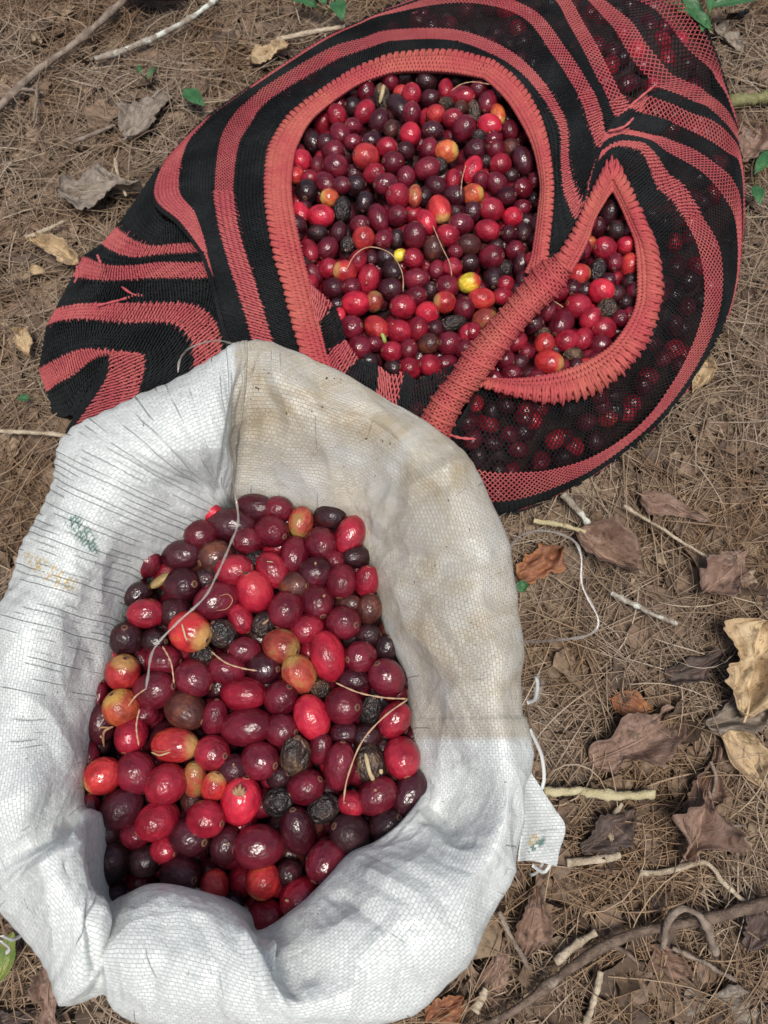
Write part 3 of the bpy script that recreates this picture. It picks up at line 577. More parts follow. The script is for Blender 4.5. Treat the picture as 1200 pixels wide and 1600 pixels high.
def mat_sack(back=False):
    n = NT('woven_polypropylene'); uvn = n.new('ShaderNodeUVMap', uv_map='UVMap').outputs[0]; g = n.coord('Object'); tan = n.attr('tan')
    wob = n.noise(n.scale(uvn, (60, 60, 60)), 1.0, 2, .5, color=True)
    off = n.new('ShaderNodeVectorMath', operation='MULTIPLY_ADD'); n.l.new(wob, off.inputs[0]); off.inputs[1].default_value = (.0013, .0013, 0); n.l.new(uvn, off.inputs[2])
    uv = n.scale(off.outputs[0], (1000, 1000, 1))          # millimetres
    br = n.new('ShaderNodeTexBrick', offset=.5, offset_frequency=2, squash=1)
    n.l.new(uv, br.inputs['Vector'])
    br.inputs['Color1'].default_value = (1, 1, 1, 1); br.inputs['Color2'].default_value = (.0, .0, .0, 1); br.inputs['Mortar'].default_value = (.5, .5, .5, 1)
    br.inputs['Scale'].default_value = 1; br.inputs['Mortar Size'].default_value = .09; br.inputs['Mortar Smooth'].default_value = 1.0
    br.inputs['Brick Width'].default_value = 2.0; br.inputs['Row Height'].default_value = 1.35
    cell, mort = br.outputs['Color'], br.outputs['Fac']
    # slits between tapes running up the cloth, only in places
    sv = n.scale(off.outputs[0], (880, 17, 1)); sl_ = n.noise(sv, 1.0, 2, .45)
    where = n.ss(n.noise(n.scale(uvn, (28, 22, 1)), 1.0, 2, .5), .40, .62)
    sat = n.attr('slits')
    su = n.new('ShaderNodeSeparateXYZ'); n.l.new(off.outputs[0], su.inputs[0]); tt = n.math('MULTIPLY', su.outputs[0], 420.0)
    ln = n.ss(n.math('ABSOLUTE', n.math('SUBTRACT', n.math('FRACT', tt), .5)), .40, .47)
    gv = n.new('ShaderNodeCombineXYZ'); n.l.new(n.math('MULTIPLY', n.math('FLOOR', n.math('ADD', tt, .5)), 3.37), gv.inputs[0]); n.l.new(n.math('MULTIPLY', su.outputs[1], 26.0), gv.inputs[1])
    gn = n.noise(gv.outputs[0], 1.0, 2, .5)
    slit = n.math('MULTIPLY', ln, n.ss(n.math('ADD', gn, n.math('MULTIPLY_ADD', sat, .20, n.math('MULTIPLY', where, -.02))), .62, .68))
    sh = n.scale(off.outputs[0], (50, 420, 1)); slh = n.math('MULTIPLY', n.ss(n.noise(sh, 1.0, 2, .45), .62, .70), n.ss(n.noise(n.scale(uvn, (20, 30, 1)), 1.0, 2, .5), .5, .68))
    white = n.mix(cell, (.68, .725, .70), (.83, .86, .835))
    buff = n.mix(cell, (.50, .455, .365), (.615, .575, .485))
    buff = n.mix(n.ss(n.noise(g, 26, 4, .6), .42, .68), buff, (.60, .60, .555))
    stain = n.math('MAXIMUM', n.ss(n.noise(g, 21, 6, .65, .6), .52, .72), n.math('MULTIPLY', n.attr('stain'), n.ss(n.noise(g, 34, 6, .7, .8), .38, .62)))
    buff = n.mix(n.math('MULTIPLY', stain, .8), buff, (.40, .32, .20))
    col = n.mix(tan, white, buff)
    dirt = n.math('MULTIPLY', n.ss(n.noise(g, 33, 7, .7, .5), .60, .78), .30)
    col = n.mix(dirt, col, (.46, .40, .29))
    col = n.mix(n.math('MULTIPLY', mort, n.math('SUBTRACT', .13, n.math('MULTIPLY', tan, .08))), col, (.42, .45, .43))
    sa = n.math('SUBTRACT', .70, n.math('MULTIPLY', tan, .52))
    col = n.mix(n.math('MULTIPLY', n.math('MAXIMUM', slit, n.math('MULTIPLY', slh, .7)), sa), col, (.36, .39, .375))
    # specks of dirt
    vo = n.new('ShaderNodeTexVoronoi'); vo.inputs['Scale'].default_value = 190; 
    dv_ = n.new('ShaderNodeVectorMath', operation='MULTIPLY_ADD'); n.l.new(n.noise(g, 260, 3, color=True), dv_.inputs[0]); dv_.inputs[1].default_value = (.006, .006, .006); n.l.new(g, dv_.inputs[2])
    st2 = n.new('ShaderNodeVectorMath', operation='MULTIPLY'); n.l.new(dv_.outputs[0], st2.inputs[0]); st2.inputs[1].default_value = (1.5, .8, 1.2); n.l.new(st2.outputs[0], vo.inputs['Vector'])
    sp = n.math('MULTIPLY', n.math('LESS_THAN', vo.outputs['Distance'], n.math('MULTIPLY_ADD', n.attr('stain'), .07, .06)), n.math('GREATER_THAN', n.noise(g, 30, 2), .50))
    col = n.mix(sp, col, (.09, .06, .04))
    # printed marks, woven tape by tape
    pr = n.attr('print_green'); py_ = n.attr('print_yellow'); cg = n.math('GREATER_THAN', cell, .35)
    col = n.mix(n.math('MULTIPLY', n.math('MULTIPLY', pr, cg), .85), col, (.06, .17, .13)); col = n.mix(n.math('MULTIPLY', n.math('MULTIPLY', py_, cg), .75), col, (.62, .42, .12))
    h = n.math('SUBTRACT', n.math('ADD', n.math('MULTIPLY', cell, .30), n.math('MULTIPLY', n.noise(n.scale(uvn, (300, 300, 1)), 1, 3), .8)), n.math('ADD', n.math('MULTIPLY', mort, .35), n.math('MULTIPLY', slit, 1.2)))
    nm = n.bump(h, .9, .0007)
    bs = n.b
    n.out(col, n.math('ADD', .25, n.math('MULTIPLY', tan, .20)), nm, Specular_IOR_Level=.45, Sheen_Weight=.0)
    tr = n.new('ShaderNodeBsdfTranslucent'); n.l.new(col, tr.inputs[0]); mx = n.new('ShaderNodeMixShader'); mx.inputs[0].default_value = .22
    o = n.n['Material Output']; n.l.new(bs.outputs[0], mx.inputs[1]); n.l.new(tr.outputs[0], mx.inputs[2]); n.l.new(mx.outputs[0], o.inputs[0])
    return n.m
def build_sack():
    root = empty('woven_sack', (-.055, .055, 0))
    tagit(root, 'white woven plastic sack with rolled-down rim, full of coffee cherries', 'sack')
    ms = mat_sack()
    G, U, V, tan, frac, st = sack_grid(1100, 190)
    X, Y = topix(G.reshape(-1, 3)); vis = ((frac > 2) & (frac < 6.2)).ravel()
    def patch(poly, soft=10): return np.clip(pdist(X, Y, poly)/soft+.5, 0, 1)*vis
    pg = patch([(98, 812), (118, 800), (150, 838), (155, 868), (135, 860)], 8)*(.5+.5*np.sin(X*.9)*np.sin(Y*.8) > .35)
    pyl = patch([(38, 862), (60, 868), (128, 910), (120, 925), (80, 915), (40, 880)], 8)*(np.sin(X*.5)*np.sin(Y*.7) > -.25)
    nt, nu = G.shape[:2]
    uv = np.stack([U.ravel(), V.ravel()], -1)
    d_ = np.abs((st-32+18) % 36-18); SLT = np.clip(1-d_/5.0, 0, 1)
    STN = np.clip(np.clip(pdist(X, Y, [(400, 570), (520, 590), (640, 655), (735, 730), (700, 800), (620, 730), (520, 670), (440, 660), (390, 680), (380, 600)])/40+.6, 0, 1)+np.clip(pdist(X, Y, [(590, 1215), (640, 1230), (700, 1260), (700, 1290), (640, 1285), (600, 1330), (570, 1330), (620, 1270)])/18+.5, 0, 1)*.9+np.clip(pdist(X, Y, [(660, 870), (700, 850), (680, 900), (620, 950), (600, 935)])/16+.5, 0, 1)*.8, 0, 1).reshape(G.shape[:2])
    # split into collar (seen) and outer cuff
    def strip(a, b, name):
        g = G[a:b]; m = npmesh(name, g.reshape(-1, 3), gridq(b-a, nu, True), uv=uv.reshape(nt, nu, 2)[a:b].reshape(-1, 2),
                               attrs={'stain': STN[a:b].ravel(), 'slits': SLT[a:b].ravel(), 'tan': tan[a:b].ravel(), 'print_green': pg.reshape(nt, nu)[a:b].ravel(), 'print_yellow': pyl.reshape(nt, nu)[a:b].ravel()})
        return link(name, m, ms, root)
    k = 12+190+10
    strip(0, k, 'rolled_rim'); strip(k-1, nt, 'outer_cuff')
    # body below the cuff
    th = np.linspace(0, 2*math.pi, 240, endpoint=False); lev = np.linspace(0, 1, 50)
    base = G[-1][np.linspace(0, G.shape[1], 240, endpoint=False).astype(int)]-np.array([-.055, .055, 0]); nb = len(base)
    body = []
    for l in lev:
        z = .14*(1-l)+.004
        s = .93+.10*math.sin(math.pi*min(1, l*1.05))-.16*max(0, l-.8)/.2
        b = base.copy(); b[:, 0] *= s; b[:, 1] *= s; b[:, 2] = z
        w = .0035*N3(np.stack([b[:, 0], b[:, 1], np.full(nb, z)], -1), 42)
        b[:, :2] *= (1+w/.13)[:, None]; body.append(b+np.array([-.055, .055, 0]))
    body = np.array(body); body[0, :, 2] = .165
    sg = np.r_[0, np.cumsum(np.linalg.norm(np.diff(body[10], axis=0), axis=1))]
    uvb = np.stack([np.broadcast_to(sg[None], body.shape[:2]).ravel(), np.broadcast_to((lev*.16)[:, None], body.shape[:2]).ravel()], -1)
    zr = np.zeros(body.shape[0]*nb)
    link('sack_body', npmesh('sack_body', body.reshape(-1, 3), gridq(50, nb, True), uv=uvb, attrs={'tan': zr, 'print_green': zr, 'print_yellow': zr}), ms, root)
    # dog-eared corner hanging out on the side, with the printed patch
    c = [[(818,1190),(850,1240),(862,1262)],[(815,1240),(845,1262),(881,1288)],[(812,1300),(840,1312),(874,1330)],[(808,1345),(835,1345),(868,1352)]]
    zc = [[.200,.190,.184],[.200,.188,.178],[.198,.186,.176],[.196,.182,.172]]
    Wc = np.array([[P(a, b, z) for (a, b), z in zip(r1, r2)] for r1, r2 in zip(c, zc)])
    g = cr(Wc, np.linspace(0, 3, 40)); g = np.moveaxis(cr(np.moveaxis(g, 1, 0), np.linspace(0, 2, 40)), 0, 1)
    g[..., 2] += .0008*N1(g, 300)
    x, y = topix(g.reshape(-1, 3)); uvf = np.stack([g[..., 0].ravel(), g[..., 1].ravel()*1.1], -1)
    PG = np.clip(pdist(x, y, [(820, 1326), (838, 1312), (852, 1306), (848, 1318), (826, 1334)])/3+.5, 0, 1); PY = np.clip(pdist(x, y, [(821, 1318), (828, 1305), (843, 1301), (838, 1312), (824, 1322)])/3+.5, 0, 1)
    g_ = 0; fo = link('corner_flap', npmesh('corner_flap', g.reshape(-1, 3), gridq(40, 40), uv=uvf, attrs={'tan': 0*x, 'print_green': PG*1.0, 'print_yellow': PY*1.0}), ms, root)
    md = fo.modifiers.new('thick', 'SOLIDIFY'); md.thickness = .0006
    # frayed tape ends on the near-left corner and by the flap
    mt = NT('loose_tape').out((.55, .57, .55), .35, Specular_IOR_Level=.5)
    fr = [[(2,1462,.205),(20,1468,.196),(38,1458,.19)],[(0,1470,.20),(14,1482,.19),(8,1490,.185)],[(832,1352,.18),(852,1362,.165),(868,1330,.17)],[(852,1340,.18),(840,1362,.16),(828,1368,.15)],
          [(824,1098,.214),(836,1092,.205),(840,1070,.20),(837,1056,.198)],[(828,1140,.21),(846,1180,.195),(850,1220,.19),(842,1240,.19)]]
    for f in fr:
        pts = resample([P(a, b, z) for a, b, z in f], 14)
        v, q, a = tubes(pts[None], .0010, 4, flat=.16, caps=True); link('frayed_tape', npmesh('frayed_tape', v, q), mt, root)

def ribbon_thing(name, pts, rad, flat, mat, label, cat, group=None, n=60, sides=6, parent=None):
    w_ = resample([P(a, b, z) for a, b, z in pts], n)
    r = rad*(1+.25*np.sin(np.arange(n)*.9)+.12*np.sin(np.arange(n)*2.3))
    r = r*np.clip(np.minimum(np.arange(n), np.arange(n)[::-1])/3+.35, 0, 1)
    v, q, a = tubes(w_[None], r[None], sides, flat=flat)
    o = link(name, npmesh(name, v, q), mat, parent)
    if parent is None: tagit(o, label, cat, group)
    return o

# ------------------------------------------------------------------ knitted bag
def yarn_mat(name, c, c2, rough=.85):
    n = NT(name); g = n.coord('Object'); a = n.noise(g, 26, 4); b = n.noise(g, 900, 3); r = n.attr('rnd')
    col = n.mix(n.ss(a, .35, .65), c, c2); col = n.mix(n.math('MULTIPLY', r, .35), col, tuple(x*.6 for x in c))
    col = n.mix(n.math('MULTIPLY', n.ss(b, .5, .8), .3), col, tuple(min(1, x*1.5+.02) for x in c2))
    return n.out(col, rough, n.bump(b, .5, .0003), Specular_IOR_Level=.05)
class Patch:
    """rows of matching pixel curves; height from the heap, or absolute where given"""
    def __init__(s, rows, zadd, zabs=None, zmul=1.0):
        s.r = np.array(rows, float); s.za = np.array(zadd, float); s.K, s.S = s.r.shape[:2]
        s.zabs = zabs or {}; s.zmul = zmul
    def pix(s, u, v):
        v = np.clip(v, 0, s.K-1-1e-6); i = np.floor(v).astype(int); f = (v-i)[:, None]
        ru = np.clip(u, 0, s.S-1-1e-6); j = np.floor(ru).astype(int); t = (ru-j)[:, None]
        def row(i):
            g = lambda k: s.r[i, np.clip(j+k, 0, s.S-1)]
            a, b, c, d = g(-1), g(0), g(1), g(2)
            full = .5*((2*b)+(c-a)*t+(2*a-5*b+4*c-d)*t*t+(3*b-a-3*c+d)*t**3)
            return full
        return row(i)*(1-f)+row(np.minimum(i+1, s.K-1))*f
    def __call__(s, u, v):
        u = np.asarray(u, float); v = np.asarray(v, float); u, v = np.broadcast_arrays(u, v); sh = u.shape; u = u.ravel(); v = v.ravel()
        p = s.pix(u, v)
        def zr(i): return s.za[i]
        i = np.floor(np.clip(v, 0, s.K-1-1e-6)).astype(int); f = np.clip(v, 0, s.K-1)-i
        za = zr(i)*(1-f)+zr(np.minimum(i+1, s.K-1))*f
        h = Zb(p[:, 0], p[:, 1])*s.zmul+za
        ab = np.array([s.zabs.get(k, np.nan) for k in range(s.K)])
        for k in s.zabs:                       # blend into absolute rows
            w_ = np.clip(1-np.abs(v-k), 0, 1); h = h*(1-w_)+s.zabs[k]*w_
        return P(p[:, 0], p[:, 1], h).reshape(sh+(3,))
    def frame(s, u, v):
        e = .02; p = s(u, v); a = s(u+e, v)-s(u-e, v); b = s(u, v+e)-s(u, v-e)
        n = np.cross(a, b); n /= np.linalg.norm(n, axis=-1, keepdims=True)+1e-12
        n = np.where((n*(p-np.array([0, 0, CAMZ]))).sum(-1, keepdims=True) > 0, -n, n); return p, n
def umap(pt, v, n):
    """n stations of equal length along u at row v"""
    u = np.linspace(0, pt.S-1, 600); p = pt(u, np.full(600, v)); d = np.r_[0, np.cumsum(np.linalg.norm(np.diff(p, axis=0), axis=1))]
    return np.interp(np.linspace(0, d[-1], n), d, u), d[-1]
def net(pt, v0, v1, rowpx, colm, rad, lift=.0, seed=0, thin=False, pct=70):
    """hexagonal netting between curve rows v0 and v1; colm: stitch width in metres"""
    vm = (v0+v1)/2; _, Ltot = umap(pt, vm, 10); nc = max(6, int(Ltot/colm)*2); us, _ = umap(pt, vm, nc)
    mid = len(us)//2
    p0 = pt(us[::max(1, nc//40)], np.full(len(us[::max(1, nc//40)]), v0)); p1 = pt(us[::max(1, nc//40)], np.full(len(p0), v1))
    wmean = np.percentile(np.linalg.norm(p1-p0, axis=1), pct); nr = max(2, int(round(wmean/rowpx)))
    sub = 2; uu = np.interp(np.arange(nc*sub-1)/sub, np.arange(nc), us); k = np.arange(len(uu))/sub
    rows = []
    r = np.random.default_rng(seed)
    for j in range(nr):
        tri = np.abs(((k+j) % 2)-1); tri = np.clip((tri-.5)*1.35, -.5, .5)+.5      # flattened zigzag: long sides of the hexagons touch
        vv = v0+(v1-v0)*((j+tri)/nr)+r.normal(0, .02*(v1-v0)/nr, len(uu))
        p, n = pt.frame(uu+r.normal(0, .0025, len(uu)), np.clip(vv, 0, pt.K-1)); rows.append((p+n*(lift+rad*.3*np.cos(k*math.pi)[:, None]), n))
    Pt = np.array([q[0] for q in rows]); Up = np.array([q[1] for q in rows])
    if thin:
        q0_ = pt(uu, np.full(len(uu), v0)); q1_ = pt(uu, np.full(len(uu), v1)); ww = np.linalg.norm(q1_-q0_, axis=1)
        rad = rad*np.clip((ww-.0015)/.0015, .01, 1)[None]*np.ones((nr, 1))
    return tubes(Pt, rad, 4, up=Up, attrs={'rnd': r.uniform(0, 1, (nr, 1))*.3+r.uniform(0, 1, (1, len(uu)))*.7})
def dashes(pt, v0, v1, rowm, colm, rad, lift, seed=0, slant=.6):
    """dense knit: slanting stitches row upon row"""
    vm = (v0+v1)/2; _, L = umap(pt, vm, 10); nc = max(4, int(L/colm)); us, _ = umap(pt, vm, nc)
    p0 = pt(us, np.full(nc, v0)); p1 = pt(us, np.full(nc, v1)); wd = np.percentile(np.linalg.norm(p1-p0, axis=1), 65); nr = max(2, int(round(wd/rowm)))
    J, I = np.meshgrid(np.arange(nr), np.arange(nc-1), indexing='ij'); J = J.ravel(); I = I.ravel(); r = np.random.default_rng(seed); M = len(I)
    t = np.linspace(-.62, .62, 5)[None]; base = (I+.5*(J % 2))[:, None]+slant*t*2*.5+r.normal(0, .05, (M, 1))
    uu = np.interp(base, np.arange(nc), us); vv = v0+(v1-v0)*((J[:, None]+.5+t+r.normal(0, .05, (M, 1)))/nr)
    vv = vv+(((J == 0) | (J == nr-1))*(I % 2)*np.where(J == 0, -1, 1)*.25*(v1-v0)/nr)[:, None]
    p, n = pt.frame(uu, np.clip(vv, 0, pt.K-1)); bul = np.cos(t*2.2)[..., None]
    Pt = p+n*(lift+rad*(bul-.3))
    return tubes(Pt, rad*np.array([.6, 1, 1.1, 1, .6])[None], 4, up=n, attrs={'rnd': r.uniform(0, 1, (M, 1))})
def stitches(pt, nrows, colm, rad, seed, lift=0.0, v0=0., v1=1.):
    """crochet: chains of V stitches in rows along the band"""
    _, L = umap(pt, .5, 10); nc = max(4, int(L/colm)); us, _ = umap(pt, .5, nc+1); r = np.random.default_rng(seed)
    J, I, K = np.meshgrid(np.arange(nrows), np.arange(nc), np.arange(2), indexing='ij'); J, I, K = J.ravel(), I.ravel(), K.ravel(); M = len(I)
    t = np.linspace(-.55, .62, 6)[None]; sgn = (K*2-1)[:, None]
    a = I[:, None]+.5+.5*(J % 2)[:, None]+sgn*(.10+.30*(t+.55)/1.17)
    uu = np.interp(np.clip(a, 0, nc), np.arange(nc+1), us); vv = v0+(v1-v0)*(J[:, None]+.5+t*1.05+r.normal(0, .04, (M, 1)))/nrows
    p, n = pt.frame(uu, np.clip(vv, 0.001, pt.K-1.001)); Pt = p+n*(lift+rad*.9*np.cos(t*2.0)[..., None])
    return tubes(Pt, rad*np.array([.7, 1, 1.1, 1.1, 1, .6])[None], 5, up=n, attrs={'rnd': r.uniform(0, 1, (M, 1))})
def teeth(pt, colm, rad, v0, v1, seed, lift=0.0):
    """long fat edge stitches gripping the net"""
    _, L = umap(pt, v1, 10); nc = int(L/colm); us, _ = umap(pt, v1, nc); r = np.random.default_rng(seed); t = np.linspace(0, 1, 6)[None]
    parts = []
    for o in (-.22, .22):
        uu = np.interp(np.clip(np.arange(nc)[:, None]+o*(1-.5*t)+.25*t, 0, nc-1), np.arange(nc), us); vv = v0+(v1-v0)*t*(1+r.normal(0, .06, (nc, 1)))
        p, n = pt.frame(uu, vv); parts.append(tubes(p+n*(lift+rad*np.sin(t*3.0)[..., None]), rad*np.array([.9, 1, 1.05, 1.05, 1, .5])[None], 5, up=n, attrs={'rnd': r.uniform(0, 1, (nc, 1))}))
    return merge(parts)
def bandbase(pt, nu, nv, thick, v0=0., v1=1.):
    uu, _ = umap(pt, .5, nu); U_, V_ = np.meshgrid(uu, np.linspace(v0, v1, nv), indexing='ij'); p, n = pt.frame(U_.ravel(), V_.ravel())
    a = (p).reshape(nu, nv, 3); b = (p-n*thick).reshape(nu, nv, 3); V = np.concatenate([a, b[:, ::-1]], 1)
    return V.reshape(-1, 3), gridq(nu, 2*nv, True), {'rnd': np.full(nu*2*nv, .8)}

# rows of the main knitted surface: edges of the stripes from the mouth rim out to the outline
MAINST = [
# c0 (rim)   c1 pink in  c2 pink out  c3         c4          c5          c6          c7          c8          c9          c10         outline
[(490,600),(446,600),(412,600),(392,600),(390,600),(388,600),(386,602),(384,604),(382,606),(380,608),(378,610),(376,612)],
[(463,513),(419,513),(388,513),(354,512),(352,513),(351,514),(350,515),(350,515),(349,516),(349,516),(348,517),(347,518)],
[(446,455),(402,455),(370,452),(339,450),(337,451),(336,452),(335,452),(335,453),(334,453),(334,454),(333,454),(332,455)],
[(432,400),(385,400),(353,398),(325,396),(317,392),(315,393),(314,393),(314,394),(313,394),(313,395),(312,395),(312,396)],
[(422,350),(372,350),(341,348),(307,337),(283,348),(281,350),(280,350),(280,350),(279,351),(279,351),(278,352),(278,352)],
[(417,300),(366,300),(335,298),(281,298),(243,308),(241,310),(240,310),(240,310),(239,311),(239,311),(239,311),(238,312)],
[(425,228),(374,230),(343,222),(291,232),(262,250),(260,252),(259,252),(259,252),(258,253),(258,253),(257,253),(257,253)],
[(440,200),(392,195),(366,178),(330,182),(322,188),(320,189),(319,189),(318,190),(317,190),(316,190),(315,190),(314,190)],
[(470,168),(424,155),(406,141),(392,138),(390,137),(389,137),(388,137),(388,137),(388,137),(388,137),(388,137),(387,137)],
[(536,124),(522,97),(510,78),(499,68),(498,67),(498,67),(497,66),(497,66),(497,66),(497,65),(496,65),(496,65)],
[(585,100),(572,78),(566,60),(560,38),(559,37),(558,36),(558,36),(558,35),(558,35),(557,35),(557,35),(557,34)],
[(625,88),(615,64),(611,47),(606,22),(605,18),(605,15),(605,14),(605,13),(605,12),(605,11),(604,10),(604,10)],
[(705,84),(710,64),(713,47),(722,4),(728,-14),(732,-22),(734,-26),(735,-30),(736,-34),(737,-37),(738,-40),(738,-42)],
[(768,100),(786,96),(797,80),(815,26),(830,14),(850,-12),(862,-26),(868,-32),(872,-38),(874,-44),(876,-50),(877,-56)],
[(812,136),(836,140),(852,132),(866,90),(884,76),(893,46),(918,46),(948,32),(975,24),(1000,2),(1030,-20),(1035,-30)],
[(846,200),(872,198),(884,192),(903,150),(925,140),(938,133),(960,126),(982,84),(1008,66),(1038,30),(1068,6),(1078,-2)],
[(856,260),(876,262),(888,252),(917,188),(938,172),(951,162),(972,150),(998,106),(1026,88),(1052,48),(1088,28),(1098,26)],
[(858,330),(882,308),(897,292),(930,226),(944,204),(961,184),(983,166),(1013,122),(1040,106),(1068,70),(1102,50),(1111,50)],
[(860,418),(905,346),(912,318),(938,232),(946,209),(982,171),(990,160),(1026,136),(1052,118),(1082,84),(1112,72),(1120,80)],
[(915,330),(924,272),(931,250),(943,224),(951,206),(992,173),(1001,155),(1036,139),(1066,124),(1094,94),(1120,92),(1128,106)],
[(950,262),(945,240),(948,231),(955,216),(962,205),(1005,179),(1012,149),(1053,145),(1082,132),(1106,104),(1126,108),(1134,124)],
[(958,250),(966,229),(966,222),(974,210),(982,202),(1024,184),(1030,155),(1067,150),(1096,138),(1113,112),(1129,122),(1137,136)],
[(974,282),(1000,235),(1005,224),(1016,219),(1030,213),(1050,192),(1052,163),(1084,159),(1106,147),(1119,124),(1132,132),(1140,148)],
[(990,314),(1014,262),(1026,245),(1040,236),(1055,222),(1078,204),(1082,177),(1105,167),(1124,160),(1134,146),(1138,150),(1145,165)],
[(1004,345),(1026,293),(1044,273),(1066,250),(1085,234),(1108,219),(1114,188),(1128,187),(1140,178),(1144,172),(1148,176),(1152,188)],
[(1018,378),(1050,315),(1068,292),(1098,270),(1118,256),(1136,238),(1142,212),(1148,212),(1153,205),(1154,204),(1156,206),(1158,215)],
[(1027,408),(1070,344),(1095,335),(1130,306),(1146,282),(1155,254),(1157,242),(1159,240),(1160,240),(1161,240),(1162,242),(1163,250)],
[(1031,440),(1092,392),(1124,388),(1150,352),(1158,325),(1161,310),(1162,308),(1162,306),(1163,305),(1163,305),(1164,305),(1165,310)],
[(1027,480),(1101,462),(1128,460),(1150,440),(1154,430),(1155,428),(1156,426),(1156,426),(1156,425),(1157,425),(1157,424),(1157,424)],
[(1010,530),(1086,528),(1110,528),(1124,526),(1126,525),(1126,524),(1127,524),(1127,524),(1127,523),(1128,523),(1128,523),(1128,523)],
[(978,574),(1050,600),(1068,603),(1076,605),(1077,606),(1077,606),(1078,606),(1078,606),(1078,607),(1079,607),(1079,607),(1079,608)],
[(940,606),(1000,664),(1011,669),(1018,673),(1019,674),(1019,674),(1020,674),(1020,675),(1020,675),(1020,675),(1021,676),(1021,676)],
[(895,624),(930,712),(934,728),(939,734),(939,735),(940,735),(940,735),(940,735),(940,736),(940,736),(940,736),(940,737)],
[(849,626),(866,733),(870,760),(874,771),(874,772),(874,772),(874,773),(874,773),(874,773),(874,774),(874,774),(874,774)],
[(814,619),(815,738),(818,778),(820,793),(820,794),(820,795),(820,795),(820,795),(820,796),(820,796),(820,796),(820,797)],
[(783,609),(770,738),(770,784),(770,805),(770,806),(770,806),(770,806),(770,807),(770,807),(770,807),(770,808),(770,808)],
[(748,610),(716,725),(708,780),(700,808),(700,809),(700,809),(700,810),(700,810),(700,810),(700,811),(700,811),(700,812)],
[(722,650),(680,710),(660,770),(650,806),(650,807),(650,807),(650,808),(650,808),(650,808),(650,809),(650,809),(650,810)]]
LOBE = [
[(250,262),(243,300),(245,328),(262,348),(285,350),(305,366),(318,384),(335,400),(350,420),(365,440)],
[(184,358),(200,371),(227,384),(250,386),(267,384),(290,382),(318,381),(338,405),(352,430),(367,450)],
[(161,384),(184,397),(211,404),(235,402),(253,399),(285,397),(326,396),(342,410),(355,438),(369,460)],
[(131,403),(168,416),(200,417),(225,415),(250,412),(290,412),(334,413),(348,425),(360,448),(372,475)],
[(117,433),(152,439),(190,440),(220,437),(255,436),(295,436),(338,437),(362,462),(382,505),(392,565)],
[(90,484),(125,477),(165,476),(200,476),(245,475),(285,475),(317,484),(336,502),(345,528),(350,585)],
[(76,511),(95,503),(130,500),(170,503),(215,506),(250,505),(275,509),(293,524),(304,545),(303,600)],
[(64,577),(93,561),(115,551),(135,546),(158,547),(200,550),(224,556),(227,580),(217,615),(195,660)],
[(76,611),(95,598),(109,591),(128,577),(146,560),(162,552),(173,556),(171,585),(157,612),(110,680)],
[(84,640),(100,640),(115,630),(125,615),(138,600),(148,590),(155,590),(150,610),(135,640),(104,686)],
[(88,650),(98,650),(106,650),(110,648),(114,648),(116,650),(118,655),(114,662),(108,672),(102,690)]]
RIM1 = [[(525,600),(502,513),(487,455),(473,400),(462,350),(455,300),(458,255),(466,225),(490,185),(548,140),(588,122),(625,113),(692,113),(745,121),(762,128),(794,160),(820,202),(834,232),(842,264),(846,295),(842,330),(838,362),(831,402),(820,428)],
        [(488,600),(461,513),(446,455),(431,400),(421,350),(416,300),(418,255),(427,222),(460,176),(537,121),(582,99),(625,86),(700,82),(748,92),(775,102),(812,134),(836,172),(848,206),(855,240),(860,290),(859,330),(855,370),(853,400),(856,428)]]
RIM2 = [[(886,436),(904,405),(918,375),(927,346),(940,322),(954,302),(962,306),(980,346),(992,380),(996,436),(992,481),(969,524),(944,549),(904,571),(859,585),(805,593),(752,592)],
        [(855,424),(878,392),(897,362),(914,326),(930,296),(952,254),(966,262),(1007,349),(1025,398),(1032,445),(1027,484),(1008,534),(976,576),(925,613),(862,627),(806,617),(752,600)]]
STRAP = [[(868,402),(842,414),(814,448),(788,480),(755,518),(725,553),(704,588),(681,616),(660,651),(640,680)],
         [(890,425),(876,455),(844,483),(818,511),(793,543),(769,574),(746,604),(720,637),(704,672),(690,705)]]
